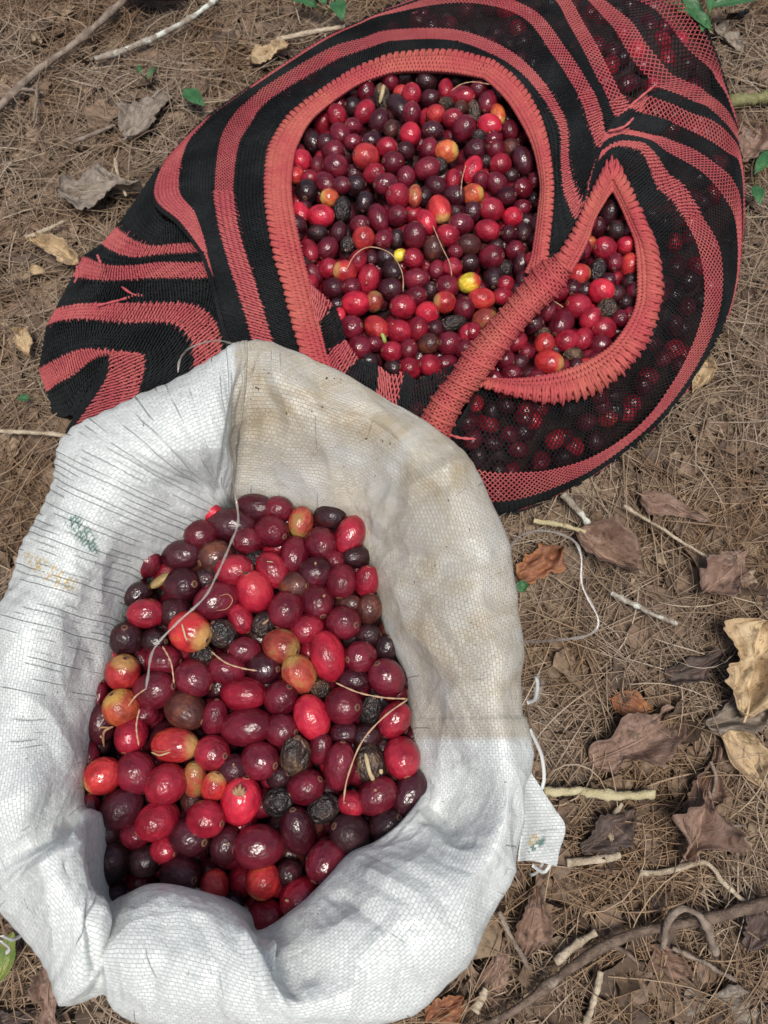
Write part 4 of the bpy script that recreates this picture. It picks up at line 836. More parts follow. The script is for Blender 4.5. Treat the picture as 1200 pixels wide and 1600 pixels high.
def build_bag():
    root = empty('knitted_bag', tuple(P(640, 400, 0)[:2])+(0,))
    tagit(root, 'black and coral striped knitted net bag sprawled open on the needles', 'bag')
    pink = yarn_mat('pink_yarn', (.39, .078, .090), (.46, .12, .115)); blk = yarn_mat('black_yarn', (.010, .011, .012), (.020, .022, .023)); coral = yarn_mat('coral_yarn', (.41, .072, .080), (.45, .12, .095))
    def add(parts, name, mat, lab=None):
        V, Q, A = merge(parts) if isinstance(parts, list) else parts
        o = link(name, npmesh(name, V, Q, attrs=A), mat, root); o['kind'] = 'stuff'
        if lab: o['label'] = lab
        return o
    # main surface with an under row tucked to the ground
    rows = np.array(MAINST, float).transpose(1, 0, 2)
    cen = np.array([700, 380.]); und = rows[-1]+(cen-rows[-1])*.07
    rows = np.concatenate([rows, und[None]]); K = len(rows)
    za = np.full(K, .0035); za[0] = .002
    pt = Patch(rows, za, {K-1: .001})
    mm = .00046
    names = ['black', 'pink']*6
    spec = {0: (2.6, 5.5, .95), 1: (3.6, 6.0, 1.15), 2: (4.6, 6.5, .95)}
    for b in range(K-1):
        isp = b % 2 == 1 and b < 11
        rp, cp, rd = (5.6, 8.2, 1.08) if isp else (5.2, 8.0, .90 if b < 4 else 1.0)
        if b == 0: rp, cp = 3.9, 6.6
        if b in (5, 6, 7, 8, 9, 10, 11): rp, cp = rp*1.12, cp*1.15
        add(net(pt, b, b+1, rp*mm, cp*mm, rd*mm, seed=b, thin=isp, pct=70 if b < 4 else 88), 'knit_stripe', pink if isp else blk, 'pink knit stripe' if isp else 'black knit stripe')
    # gathered, opaque knit close to the mouth: a second, denser layer where the bag is stretched thin
    MS = np.array(MAINST, float)
    def sub(u0, u1, v0, v1, rp, cp, rd, mat, seed, lift=.0005, zm=1.0):
        p2 = Patch(rows[:, u0:u1+1], za+lift, {K-1: .001}); add(dashes(p2, v0, v1, rp*1.25*mm, cp*1.25*mm, rd*.98*mm, .0004, seed), 'gathered_knit', mat)
    sub(0, 11, 0, 1, 6, 3.4, 1.5, blk, 21); sub(0, 5, 1, 2, 7, 4.0, 1.6, pink, 22); sub(0, 8, 2, 3, 6, 3.6, 1.5, blk, 23); sub(12, 22, 0, 1, 7, 3.2, 1.5, blk, 24)
    sub(14, 22, 1, 2, 6, 3.4, 1.4, pink, 25); sub(14, 21, 2, 3, 7, 3.2, 1.5, blk, 26); sub(15, 21, 3, 4, 6, 3.6, 1.4, pink, 27); sub(15, 22, 4, 5, 6, 3.6, 1.5, blk, 28)
    sub(3, 7, 3, 4, 6, 4.2, 1.6, pink, 29); sub(22, 26, 0, 1, 7, 3.8, 1.5, blk, 30); sub(22, 26, 1, 2, 6, 4.4, 1.4, pink, 31)
    sub(16, 20, 5, 6, 6, 4.0, 1.4, pink, 32)
    # the side of the bag that leans against the sack
    hs = np.array([[(490,600),(560,640),(640,665),(722,655)],[(446,640),(540,690),(640,715),(700,705)],[(412,680),(520,735),(640,760),(676,760)],[(380,640),(470,765),(580,798),(652,806)],[(400,640),(475,755),(580,786),(652,795)]], float)
    ph = Patch(hs, [.003, .003, .003, .003, 0], {4: .001})
    for b, isp in ((0, 0), (1, 1), (2, 0), (3, 1)): add([net(ph, b, b+1, 4.8*mm, 7*mm, 1.1*mm, seed=90+b), dashes(ph, b, b+1, 7*mm, 4.6*mm, 1.5*mm, .0004, 95+b)], 'knit_stripe', pink if isp else blk)
    # collapsed lower end of the bag
    lr = np.array(LOBE, float); kz = np.array([.006, .004, .004, .003, .003, .002, .002, .0, -.004, -.010, -.014])
    pl = Patch(lr, kz, {}, zmul=.80)
    for b in range(len(lr)-1):
        isp = b in (1, 3, 5, 7)
        add([dashes(pl, b, b+1, 8.2*mm, 5.4*mm, 1.5*mm, .0010, 40+b), net(pl, b, b+1, 4.8*mm, 6.5*mm, 1.1*mm, seed=50+b)], 'knit_stripe', pink if isp else blk, 'pink knit stripe' if isp else 'black knit stripe')
    V, Q, A = bandbase(Patch(lr, kz-.004, {}, zmul=.80), 120, 60, .001, 0, len(lr)-1); add((V, Q, A), 'inner_fold', blk)
    edge = np.stack([lr[:, 0], lr[:, 0]+np.array([14, 4])]); 
    pe = Patch(edge, [.002, 0], {1: .001}, zmul=.8)
    # strip of net between mouth and strap
    quads = [([(487,447),(505,462),(524,480)], [(484,480),(492,500),(500,505)], 1), ([(524,480),(533,505),(540,532)], [(496,492),(505,530),(510,556)], 0), ([(540,533),(550,548),(562,563)], [(510,550),(515,585),(525,600)], 1),
             ([(562,563),(578,566),(592,573)], [(525,595),(560,630),(590,650)], 0), ([(592,573),(612,586),(633,578)], [(588,640),(604,660),(616,668)], 1), ([(633,580),(650,594),(672,586),(695,576),(722,560)], [(612,660),(630,680),(650,700),(670,705),(690,700)], 0)]
    for i, (a, b, isp) in enumerate(quads):
        a = np.array(a, float); b = np.array(b, float); p3 = Patch(np.stack([a, (a+b)/2, b]), [.006, .008, .004])
        add([dashes(p3, 0, 2, 8*mm, 3.8*mm, 1.45*mm, .0005, 60+i), dashes(p3, 0, 2, 6*mm, 4.4*mm, 1.3*mm, -.001, 70+i, -.5)], 'knit_stripe', pink if isp else blk)
    # crocheted rims
    def rim(r, zi, zo, colm, nrows, seed, tv=1.32, tc=.006, tv0=2.1):
        a, b = np.array(r[0], float), np.array(r[1], float); mid = (a+b)/2; ex = b+(b-a)*.30
        pr = Patch(np.stack([a, a*.67+b*.33, a*.33+b*.67, b, ex]), [zi, zi+.0035, zo+.004, zo+.001, zo-.001])
        base = bandbase(Patch(np.stack([a, a*.67+b*.33, a*.33+b*.67, b]), [zi-.001, zi+.0025, zo+.003, zo]), 500, 12, .002, 0, 3)
        add(base, 'rim_lining', coral)
        add([stitches(pr, nrows, colm, .00082, seed, .0002, 0, 3)], 'crochet_rim', coral, 'coral crocheted rim band')
        add([teeth(pr, tc, .00115, tv0, 3+(tv-1)*3.0, seed+1, .0010)], 'edge_stitches', coral)
    rim(RIM1, .003, .005, .0027, 5, 80, 1.05, .0052, 2.2)
    rim(RIM2, .002, .005, .0027, 5, 84, 1.08, .0058, 1.3)
    # strap bridging the mouth
    a, b = np.array(STRAP[0], float), np.array(STRAP[1], float)
    f = [0, .12, .32, .5, .68, .88, 1.0]; zz = [.008, .0155, .0195, .0205, .0195, .0155, .008]
    ps = Patch(np.stack([a+(b-a)*t for t in f]), zz); base = bandbase(Patch(np.stack([a+(b-a)*t for t in f]), np.array(zz)-.0012), 160, 24, .003, 0, 6)
    add(base, 'strap_core', coral)
    add([stitches(ps, 11, .0032, .00078, 90, 0, .05, 5.95)], 'crochet_strap', coral, 'coral crocheted strap')
    _, L = umap(ps, 3, 10); nr = int(L/.0078); us, _ = umap(ps, 3, nr); vv = np.linspace(.05, 5.95, 26)
    U_ = us[:, None]+.10*np.sin(vv/6*math.pi)[None]*1.0; p, n = ps.frame(U_, np.broadcast_to(vv[None], U_.shape))
    add([tubes(p+n*.0012, .00115, 6, up=n, attrs={'rnd': rng.uniform(0, .6, (nr, 1))})], 'strap_ridge', coral)
    # yarn tails
    for pts in ([(700,678,.096),(718,684,.10),(743,686,.099)], [(190,448,.064),(215,462,.066),(250,455,.066),(285,436,.066)], [(150,478,.060),(190,468,.064),(220,458,.066)],
                [(984,166,.099),(1003,150,.103),(1026,131,.098)], [(950,205,.108),(975,198,.108),(990,184,.107)], [(152,398,.062),(156,408,.066),(160,416,.062)], [(120,415,.05),(122,428,.052),(116,442,.05)]):
        ribbon_thing('yarn_tail', pts, .0009, .8, pink, None, None, n=24, parent=root)
    ribbon_thing('drawstring', [(868,430,.108),(852,450,.113),(815,470,.104),(790,500,.102),(770,520,.1)], .0005, 1, coral, None, None, n=30, parent=root)
    return root

def under_net():
    xs, ys = np.meshgrid(np.arange(300, 1180, 33.), np.arange(-40, 810, 28.)); xs[1::2] += 16; r = np.random.default_rng(5)
    x = (xs+r.normal(0, 8, xs.shape)).ravel(); y = (ys+r.normal(0, 8, xs.shape)).ravel()
    keep = (pdist(x, y, SIL) > 30) & (pdist(x, y, MOUTH1) < 3) & (pdist(x, y, MOUTH2) < 3) & ~((x < 400) & (y > 250)) & ~((x < 560) & (y > 540))
    x, y = x[keep], y[keep]; h = Zb(x, y); rad = 17.0*pxm(x, y, h)*r.uniform(.85, 1.1, len(x)); g_ = np.hypot(Zb(x+6, y)-Zb(x-6, y), Zb(x, y+6)-Zb(x, y-6))/(12*pxm(x, y, h)); z = np.maximum(h-rad*np.where(y < 330, 1.5+1.1*np.clip((x-820)/150, 0, 1), 1.12)*np.sqrt(1+g_**2), rad*.6)
    A = P(x, y, z); 
    return cherry_fill('cherries_under_net', A, rad, 'brwdkx', [3, 5, 7, 6, 3, 1], MX, 9, 'coffee cherries packed inside the knitted bag, seen through its black net')
MOUTH1 = [(p[0], p[1]) for p in RIM1[0]]+[(815, 445), (745, 505), (700, 575), (660, 610), (600, 610), (555, 590), (525, 600)]
MOUTH2 = [(p[0], p[1]) for p in RIM2[0]]+[(740, 600), (770, 560), (830, 490)]
def core():
    """added dark sheets standing in for the shaded depths below both heaps"""
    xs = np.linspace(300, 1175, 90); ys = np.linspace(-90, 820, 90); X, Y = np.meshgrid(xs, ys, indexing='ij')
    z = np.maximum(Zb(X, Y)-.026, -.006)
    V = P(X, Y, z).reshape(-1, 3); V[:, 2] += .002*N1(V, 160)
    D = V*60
    me = npmesh('dark_under_sheet', V, gridq(90, 90), attrs={'lc': D, 'rnd': np.zeros(len(V))})  # near-black sheet, not cherries: keeps gaps dark and hides the ground
    o = link('dark_under_sheet', me, MX['k']); tagit(o, 'added dark sheet standing in for shade beneath the cherries in the knitted bag', None, None, 'stuff')
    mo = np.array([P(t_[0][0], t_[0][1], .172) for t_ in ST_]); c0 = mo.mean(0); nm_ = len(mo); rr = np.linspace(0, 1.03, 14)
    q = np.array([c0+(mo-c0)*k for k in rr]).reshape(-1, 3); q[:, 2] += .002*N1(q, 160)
    me = npmesh('dark_under_sheet', q, gridq(14, nm_, True), attrs={'lc': q*60, 'rnd': np.zeros(len(q))})  # near-black disc painted as shade, covers the pale inner sack wall
    o = link('dark_under_sheet', me, MX['k']); tagit(o, 'added dark sheet standing in for shade beneath the cherries in the white sack', None, None, 'stuff')

# ------------------------------------------------------------------ leaves, twigs
def leaf_mat(name, c1, c2, c3, rough=.62, alive=False):
    n = NT(name); uv = n.new('ShaderNodeUVMap', uv_map='UVMap').outputs[0]; g = n.coord('Object')
    sx = n.new('ShaderNodeSeparateXYZ'); n.l.new(uv, sx.inputs[0]); x, y = sx.outputs[0], sx.outputs[1]
    ay = n.math('ABSOLUTE', n.math('SUBTRACT', y, .5))
    vein = n.math('ABSOLUTE', n.math('SUBTRACT', n.math('FRACT', n.math('SUBTRACT', n.math('MULTIPLY', x, 9.0), n.math('MULTIPLY', ay, 7.0))), .5))
    vl = n.math('MULTIPLY', n.ss(vein, .06, .0), .8); mid = n.ss(ay, .03, .008)
    a = n.noise(g, 60, 5, .6); b = n.noise(g, 260, 4, .6)
    col = n.mix(n.ss(a, .38, .62), c1, c2); col = n.mix(n.ss(b, .50, .70), col, c3)
    if not alive:
        col = n.mix(n.math('MULTIPLY', n.ss(n.noise(g, 95, 6, .75, .8), .52, .60), .75), col, tuple(k*.45 for k in c3))
        col = n.mix(n.math('MULTIPLY', n.ss(n.noise(g, 700, 3), .55, .75), .5), col, tuple(min(1, k*1.35) for k in c2))
        edge_ = n.ss(ay, .36, .5); col = n.mix(n.math('MULTIPLY', edge_, .5), col, c3)
    col = n.mix(n.math('MULTIPLY', n.math('MAXIMUM', vl, mid), .35), col, tuple(min(1, k*1.7+.02) for k in c2))
    h = n.math('ADD', n.math('MULTIPLY', n.math('MAXIMUM', vl, mid), .8), n.math('MULTIPLY', b, .6))
    return n.out(col, rough, n.bump(h, .7, .0006), Specular_IOR_Level=.35)
LM = {}
def leaf(px, py, L, W, ang, mat, label, cat='leaf', group=None, z=.014, shape='ovate', curl=.3, crumple=1.0, bend=0.2, seed=0, tilt=0.0, roll=0.0, parent=None, name='dry_leaf', broken=0.0):
    r = np.random.default_rng(seed+900); nx, ny = 70, 25; s = float(pxm(px, py, z)); L_, W_ = L*s, W*s
    a = np.linspace(0, 1, nx); b = np.linspace(-1, 1, ny)
    if shape == 'lance': wv = np.sin(np.pi*a**.8)**.9*(1-.2*a)
    elif shape == 'lobed': wv = np.sin(np.pi*a**.75)**.7*(.78+.30*np.cos(a*2*np.pi*4.2+r.uniform(0, 6)))
    elif shape == 'torn': wv = (np.sin(np.pi*a**.7)**.45)*(.8+.25*SN(8, seed)(np.stack([a*9, 0*a, 0*a], -1), 1.0))
    else: wv = np.sin(np.pi*a**.85)**.75
    wv = np.maximum(wv, .012)
    A, B = np.meshgrid(a, b, indexing='ij'); edge = 1+((.05+.16*broken)*SN(10, seed+3)(np.stack([A*14, np.sign(B)*3, 0*A], -1), 1.0)+(.02+.07*broken)*SN(10, seed+4)(np.stack([A*60, np.sign(B)*3, 0*A], -1), 1.0))*np.clip(np.abs(B)*2-1, 0, 1)
    X = (A-.5)*L_; Y = B*wv[:, None]*W_/2*edge+L_*bend*.25*(A-.5)**2*4*.5
    Z = W_*curl*(np.abs(B)**1.6)*wv[:, None]*.5+L_*.10*bend*np.cos((A-.5)*5)+crumple*W_*.05*SN(12, seed+5)(np.stack([A*4, B*2.5, 0*A], -1), 1.6)+crumple*W_*.018*SN(12, seed+6)(np.stack([A*4, B*2.5, 0*A], -1), 4)+crumple*W_*.022*np.abs(SN(12, seed+7)(np.stack([A*5, B*3, 0*A], -1), 2.2))
    Y = Y+roll*W_*.3*np.sin(B*1.5)*np.cos(A*3)
    V = np.stack([X, Y, Z], -1).reshape(-1, 3); V[:, 2] -= V[:, 2].min()
    t = math.radians(ang); rot = np.array(Matrix.Rotation(t, 3, 'Z') @ Matrix.Rotation(tilt, 3, 'Y')); V = V@rot.T
    p = P(px, py, z); root = None
    me = npmesh(name, V, gridq(nx, ny), uv=np.stack([A.ravel(), (B.ravel()+1)/2], -1))
    o = link(name, me, mat); o.location = p
    md = o.modifiers.new('thick', 'SOLIDIFY'); md.thickness = .0003; md.offset = 0
    # midrib and stalk, a part of its own
    mid = V.reshape(nx, ny, 3)[:, ny//2]; stalk = mid[0]+(mid[0]-mid[3])*np.linspace(1.6, .2, 5)[:, None]
    pl = np.concatenate([stalk, mid])+np.array([0, 0, .0002]); rad = np.interp(np.linspace(0, 1, len(pl)), [0, 1], [max(.0005, W_*.018), .00018])
    v, q, _ = tubes(pl[None], rad[None], 5); m2 = npmesh('midrib', v, q); ro = link('midrib', m2, mat); ro.parent = o
    if parent is None: tagit(o, label, cat, group)
    else:
        o.parent = parent; o.location = Vector(p)-Vector(parent.location)
    return o
def bark_mat(name, c1, c2, c3, lich=.0):
    n = NT(name); g = n.coord('Object'); a = n.noise(n.scale(g, (1, 1, 1)), 120, 5, .65); b = n.noise(g, 700, 3)
    col = n.mix(n.ss(a, .38, .62), c1, c2); col = n.mix(n.ss(n.noise(g, 70, 4), .62-lich*.2, .72-lich*.2), col, c3)
    return n.out(col, .8, n.bump(n.math('ADD', a, n.math('MULTIPLY', b, .6)), 1.0, .0014), Specular_IOR_Level=.2)
def twig(pts, w0, w1, mat, label, group=None, z=None, nodes=2, seed=0, name='twig', shoots=0):
    r = np.random.default_rng(seed+40)
    P3 = [P(p[0], p[1], p[2] if len(p) > 2 else .016) for p in pts]; n = 50
    w_ = resample(P3, n)+0; s = float(pxm(pts[0][0], pts[0][1], .016)); L = np.linalg.norm(w_[-1]-w_[0])
    t = np.linspace(0, 1, n); rad = (w0+(w1-w0)*t)*s*.5*(1+.10*SN(8, seed)(np.stack([t*9, 0*t, 0*t], -1), 2.0))
    for k in range(nodes): c = r.uniform(.12, .9); rad = rad*(1+.35*np.exp(-((t-c)/.018)**2))
    w_ = w_+np.stack([SN(8, seed+1)(np.stack([t*6, 0*t, 0*t], -1), 1.5), SN(8, seed+2)(np.stack([t*6, 0*t, 0*t], -1), 1.5), 0*t], -1)*L*.006
    v, q, _ = tubes(w_[None], rad[None], 10)
    v = v+rad.mean()*(.08*N2(v, 900)+.05*N1(v, 2600))[:, None]*np.array([1, 1, 1])
    nV = len(v); V = np.concatenate([v, [w_[0]], [w_[-1]]]); j = np.arange(10)
    T = np.concatenate([np.stack([(j+1) % 10, j, np.full(10, nV)], -1), np.stack([(n-1)*10+j, (n-1)*10+(j+1) % 10, np.full(10, nV+1)], -1)])
    o = link(name, npmesh(name, V, q, T=T), mat); tagit(o, label, 'twig', group)
    for k in range(shoots):
        i = int(r.uniform(.2, .8)*n); d = w_[i+1]-w_[i]; d /= np.linalg.norm(d); sd_ = np.array([-d[1], d[0], .3])*(1 if r.random() < .5 else -1)
        e = w_[i]+(d*.7+sd_)*L*r.uniform(.05, .1); pl = resample([w_[i], (w_[i]+e)/2+d*L*.01, e], 10)
        v, q, _ = tubes(pl[None], (rad[i]*np.linspace(.6, .3, 10))[None], 6); link('side_shoot', npmesh('side_shoot', v, q), mat, o)
    return o

def build_ground_things():
    brown = leaf_mat('leaf_brown', (.18, .11, .08), (.27, .18, .135), (.11, .07, .052)); dark = leaf_mat('leaf_dark', (.055, .038, .032), (.12, .08, .065), (.035, .026, .022))
    tan = leaf_mat('leaf_tan', (.36, .26, .15), (.48, .36, .21), (.26, .17, .095)); grey = leaf_mat('leaf_grey', (.19, .155, .12), (.26, .22, .175), (.12, .095, .075)); orange = leaf_mat('leaf_orange', (.25, .10, .05), (.17, .075, .05), (.33, .15, .05))
    green = leaf_mat('leaf_green', (.028, .095, .032), (.055, .155, .055), (.025, .075, .028), .38, True); lime = leaf_mat('leaf_lime', (.11, .17, .035), (.19, .23, .055), (.17, .14, .045), .45, True); purple = leaf_mat('leaf_purple', (.14, .082, .055), (.22, .135, .095), (.09, .058, .042))
    LG = 'dead leaves on the needles'
    L_ = [
     (1000,1152,185,72,28,brown,'large curled brown leaf lying below the small orange leaf','torn',.9,.3),
     (985,1104,66,46,-15,orange,'small orange and purple leaf above the large curled brown leaf','ovate',.4,.2),
     (1170,1050,150,130,70,tan,'broad tan leaf with brown spots at the right edge','torn',.35,.2),
     (1160,1185,120,60,-60,tan,'yellowish tan leaf tip poking out below the broad tan leaf','ovate',.3,.4),
     (1150,1120,110,70,20,grey,'grey-brown leaf overlapping the broad tan leaf','torn',.5,.3),
     (1085,1045,100,46,25,dark,'dark grey-brown leaf behind the small orange leaf','torn',.4,.3),
     (238,190,110,62,60,grey,'pale grey-brown leaf between the green leaf and the bag','torn',.5,.2),
     (165,310,120,80,10,grey,'grey flattened leaf among needles left of the bag','torn',.3,.2),
     (85,398,90,34,-30,tan,'yellow-tan withered leaf left of the pink-striped bag end','torn',.9,.5),
     (60,426,26,16,-10,tan,'tiny pale seed-like leaf under the withered yellow-tan leaf','ovate',.6,.1),
     (42,540,50,34,-70,tan,'tan-orange leaf scrap at the left edge beside the bag','torn',.7,.4),
     (1093,585,70,34,70,tan,'pointed tan leaf touching the bag outline on the right','ovate',.8,.5),
     (1187,568,50,24,5,tan,'pale tan leaf half out of the picture at right','ovate',.4,.2),
     (1050,800,110,60,-20,brown,'broken brown leaf on the needles right of the loose plastic tape','torn',.6,.3),
     (1130,900,100,70,40,brown,'flat brown leaf half buried right of the lichened twig','torn',.4,.3),
     (940,872,110,70,-35,brown,'curled brown leaf cupped like a bowl beside the plastic tape','ovate',1.6,.6),
     (845,885,90,60,35,orange,'orange-brown leaf under the loose plastic tape','torn',.5,.3),
     (1085,1290,110,66,65,brown,'crumpled brown leaf below the grey leaf pile','torn',.9,.4),
     (1100,1225,120,50,60,purple,'dark purplish leaf standing above the crumpled brown leaf','torn',.6,.4),
     (950,1300,110,60,35,dark,'dark leaf behind the two pale cut sticks','torn',.4,.3),
     (830,1440,100,60,75,purple,'purplish leaf beside the sack below the printed corner','torn',.5,.3),
     (775,1515,100,52,70,brown,'long purplish leaf near the frame bottom beside the sack','torn',.4,.3),
     (695,1575,70,50,30,orange,'glossy orange-brown leaf at the bottom against the sack','ovate',.7,.3),
     (85,1555,110,46,-80,brown,'brown leaf at bottom under the sack corner','torn',.8,.4),
     (30,1590,60,40,20,dark,'dark leaf in the bottom left corner','torn',.5,.3),
     (425,92,70,40,25,tan,'dull tan leaf against the upper bag edge','torn',.4,.2),
     (240,4,110,44,-6,dark,'dark brown leaf cut by the top of the picture','ovate',.5,.3),
     (490,2,70,30,0,dark,'small dark leaf at the top beside the green shoots','ovate',.5,.3),
     (1135,68,60,26,-50,grey,'small pale grey leaf right of the bag under the green plant','torn',.7,.4),
     (1170,235,80,50,60,brown,'brown leaf at the right edge behind the green seedling','torn',.5,.3),
     (1130,1580,130,70,10,grey,'pale lichen-covered leaf in the bottom right corner','torn',.3,.2),
     (1040,1500,80,46,-30,purple,'purplish leaf under the looping root','torn',.4,.3),
     (1175,1440,80,44,70,dark,'dark leaf above the long branch at right','torn',.5,.3),
     (840,1075,50,22,80,grey,'pale flat scrap beside the sack edge','torn',.3,.2),
     (300,310,60,30,40,dark,'',None,.5,.3),
    ]
    for i, (x, y, l, w_, a, m, lab, sh, cu, be) in enumerate(L_):
        if sh is None: continue
        leaf(x, y, l, w_, a, m, lab, group=LG, z=.004+.004*(i % 3), shape=sh, curl=cu, bend=be, seed=i, crumple=1.9, broken=.7 if sh == 'torn' else .22)
    # green leaves and plants
    leaf(303,155,48,28,-42,green,'single bright green leaf fallen left of the bag top',name='green_leaf',z=.018,shape='lance',curl=.3,seed=60,crumple=.4)
    leaf(12,1495,70,34,80,lime,'yellow-green leaf at the left edge under the sack corner',name='green_leaf',z=.02,shape='ovate',curl=.4,seed=61)
    leaf(815,917,24,18,20,green,'tiny green leaf scrap tucked against the sack side',name='green_leaf',z=.016,shape='ovate',seed=62)
    leaf(38,623,18,14,0,green,'tiny green sprout leaf left of the bag end',name='green_leaf',z=.016,seed=63)
    leaf(1005,676,20,14,30,lime,'tiny pale green leaf by the lower right bag outline',name='green_leaf',z=.016,seed=64)
    stem = NT('green_stem').out((.16, .20, .06), .5)
    def plant(base, label, leaves, z=.02):
        bx, by = base; root = empty('green_seedling', tuple(P(bx, by, .005))); tagit(root, label, 'plant')
        for i, (x, y, l, w_, a) in enumerate(leaves):
            leaf(x, y, l, w_, a, green, None, name='leaf', z=z+.006*(i % 3), shape='lance', curl=.35, seed=70+i+int(bx), crumple=.35, bend=.4, parent=root)
            sx, sy = x-math.cos(math.radians(a))*l*.48, y+math.sin(math.radians(a))*l*.48
            pl = resample([P(bx, by, .006), P((bx+sx)/2, (by+sy)/2+1, z*.8), P(sx, sy, z+.004)], 8)
            v, q, _ = tubes(pl[None], np.linspace(.0009, .0005, 8)[None], 6); link('stem', npmesh('stem', v, q), stem, root)
    plant((1107,45), 'green leafy seedling behind the upper right of the bag', [(1068,14,70,34,155),(1085,30,62,24,140),(1108,0,50,16,88),(1150,8,80,26,12),(1096,36,40,20,-100)], .03)
    plant((1180,282), 'small green seedling at the right edge beside the bag', [(1192,252,56,22,62),(1182,306,36,22,-85)], .02)
    plant((520,16), 'green shoot at the top of the picture above the bag', [(476,6,44,24,160),(529,18,44,28,-75),(500,-6,40,20,120)], .02)
    plant((230,122), 'thin yellowish sprout among needles in the upper left', [(238,112,26,7,70),(218,108,20,7,110)], .018)
    # twigs
    tg = bark_mat('bark_grey', (.15, .115, .09), (.26, .21, .165), (.36, .33, .28)); pale = bark_mat('bark_pale', (.30, .24, .17), (.46, .39, .29), (.17, .12, .08), .25); brn = bark_mat('bark_brown', (.085, .06, .045), (.17, .125, .095), (.27, .23, .18)); lich = bark_mat('bark_lichen', (.20, .16, .12), (.33, .30, .25), (.55, .57, .50), .7); moss = bark_mat('bark_mossy', (.14, .14, .06), (.22, .21, .10), (.10, .13, .04), .5); peeled = bark_mat('stick_peeled', (.38, .33, .19), (.47, .42, .26), (.24, .19, .10), .2)
    TG = 'twigs lying on the needles'
    T = [([(-20,190),(40,125),(110,72),(205,-6)], 11, 10, tg, 'long grey-brown twig crossing the upper left corner', 3, 1),
     ([(150,92),(215,72),(270,45),(340,-4)], 9, 8, lich, 'pale lichened twig above the single green leaf', 2, 0),
     ([(432,62),(480,52),(538,42)], 8, 6, pale, 'short pale twig beside the top of the bag', 1, 0),
     ([(180,248),(186,280),(197,306)], 6, 4, pale, 'short straw-coloured stick left of the bag shoulder', 1, 0),
     ([(58,130),(57,160),(52,190)], 5, 4, tg, 'small upright twig under the long upper left twig', 1, 0),
     ([(40,372),(75,358),(100,345)], 7, 5, pale, 'pale splinter above the withered yellow-tan leaf', 1, 0),
     ([(112,222),(145,210),(180,196)], 7, 5, tg, 'short grey twig beside the pale grey-brown leaf', 1, 0),
     ([(1138,160,.018),(1170,156,.018),(1215,150,.018)], 20, 20, moss, 'thick mossy green-brown stick at the right edge', 1, 0),
     ([(1095,178),(1110,165),(1125,152)], 6, 5, pale, 'tiny pale stick end beside the mossy stick', 0, 0),
     ([(848,1238),(905,1236),(965,1243),(1021,1240)], 13, 13, peeled, 'pale green-yellow jointed stick pointing from the sack corner', 2, 0),
     ([(885,1348),(925,1344),(968,1336)], 13, 11, pale, 'short cut pale stick below the jointed stick', 1, 0),
     ([(1000,1364),(1040,1362),(1100,1345),(1130,1375),(1165,1412)], 10, 7, pale, 'pale bent twig under the crumpled brown leaf', 2, 0),
     ([(868,1503),(900,1478),(932,1455)], 15, 12, pale, 'splintered pale wood chip above the long branch', 1, 0),
     ([(915,1604),(928,1560),(940,1518)], 12, 9, pale, 'pale peeled stick standing at the frame bottom', 1, 0),
     ([(778,1424),(800,1465),(826,1512)], 9, 7, tg, 'straight grey twig beside the purplish leaves', 2, 0),
     ([(700,1625,.02),(790,1580,.02),(880,1525,.022),(1000,1465,.022),(1110,1430,.02),(1220,1408,.02)], 12, 19, brn, 'long dark branch across the lower right', 4, 1),
     ([(1036,1480,.02),(1045,1440,.03),(1068,1420,.034),(1100,1440,.03),(1118,1490,.018)], 10, 12, tg, 'looping root arched over the long dark branch', 1, 0),
     ([(1050,1480),(1095,1502),(1150,1532)], 8, 6, tg, 'thin twig below the looping root', 2, 0),
     ([(880,772),(905,800),(928,832)], 11, 8, lich, 'short lichened twig right of the bag bottom', 1, 0),
     ([(834,814),(875,820),(915,831)], 9, 7, peeled, 'straw-yellow stick just right of the sack rim', 1, 0),
     ([(955,925),(1005,952),(1058,976)], 10, 6, lich, 'white-flecked lichened twig right of the loose tape', 2, 0),
     ([(975,790),(1040,830),(1125,884)], 5, 4, pale, 'long thin straw running over the broken brown leaf', 1, 0),
     ([(960,1320),(950,1290),(972,1256)], 9, 7, pale, 'short pale chip behind the cut pale stick', 0, 0),
     ([(1090,1300),(1130,1292),(1165,1290)], 5, 4, tg, 'thin grey twig right of the crumpled brown leaf', 1, 0),
     ([(740,1580),(752,1560),(760,1545)], 16, 13, pale, 'stubby wood chip at the bottom beside the sack', 0, 0),
     ([(0,674),(50,676),(110,680)], 7, 6, pale, 'pale twig under the lower end of the bag', 1, 0),
     ([(1110,1190),(1118,1215),(1112,1250)], 6, 4, tg, 'short twig beside the dark purplish leaf', 1, 0)]
    for i, (p, a, b, m, lab, nd, sh) in enumerate(T): twig(p, a, b, m, lab, TG, nodes=nd, seed=i, shoots=sh)
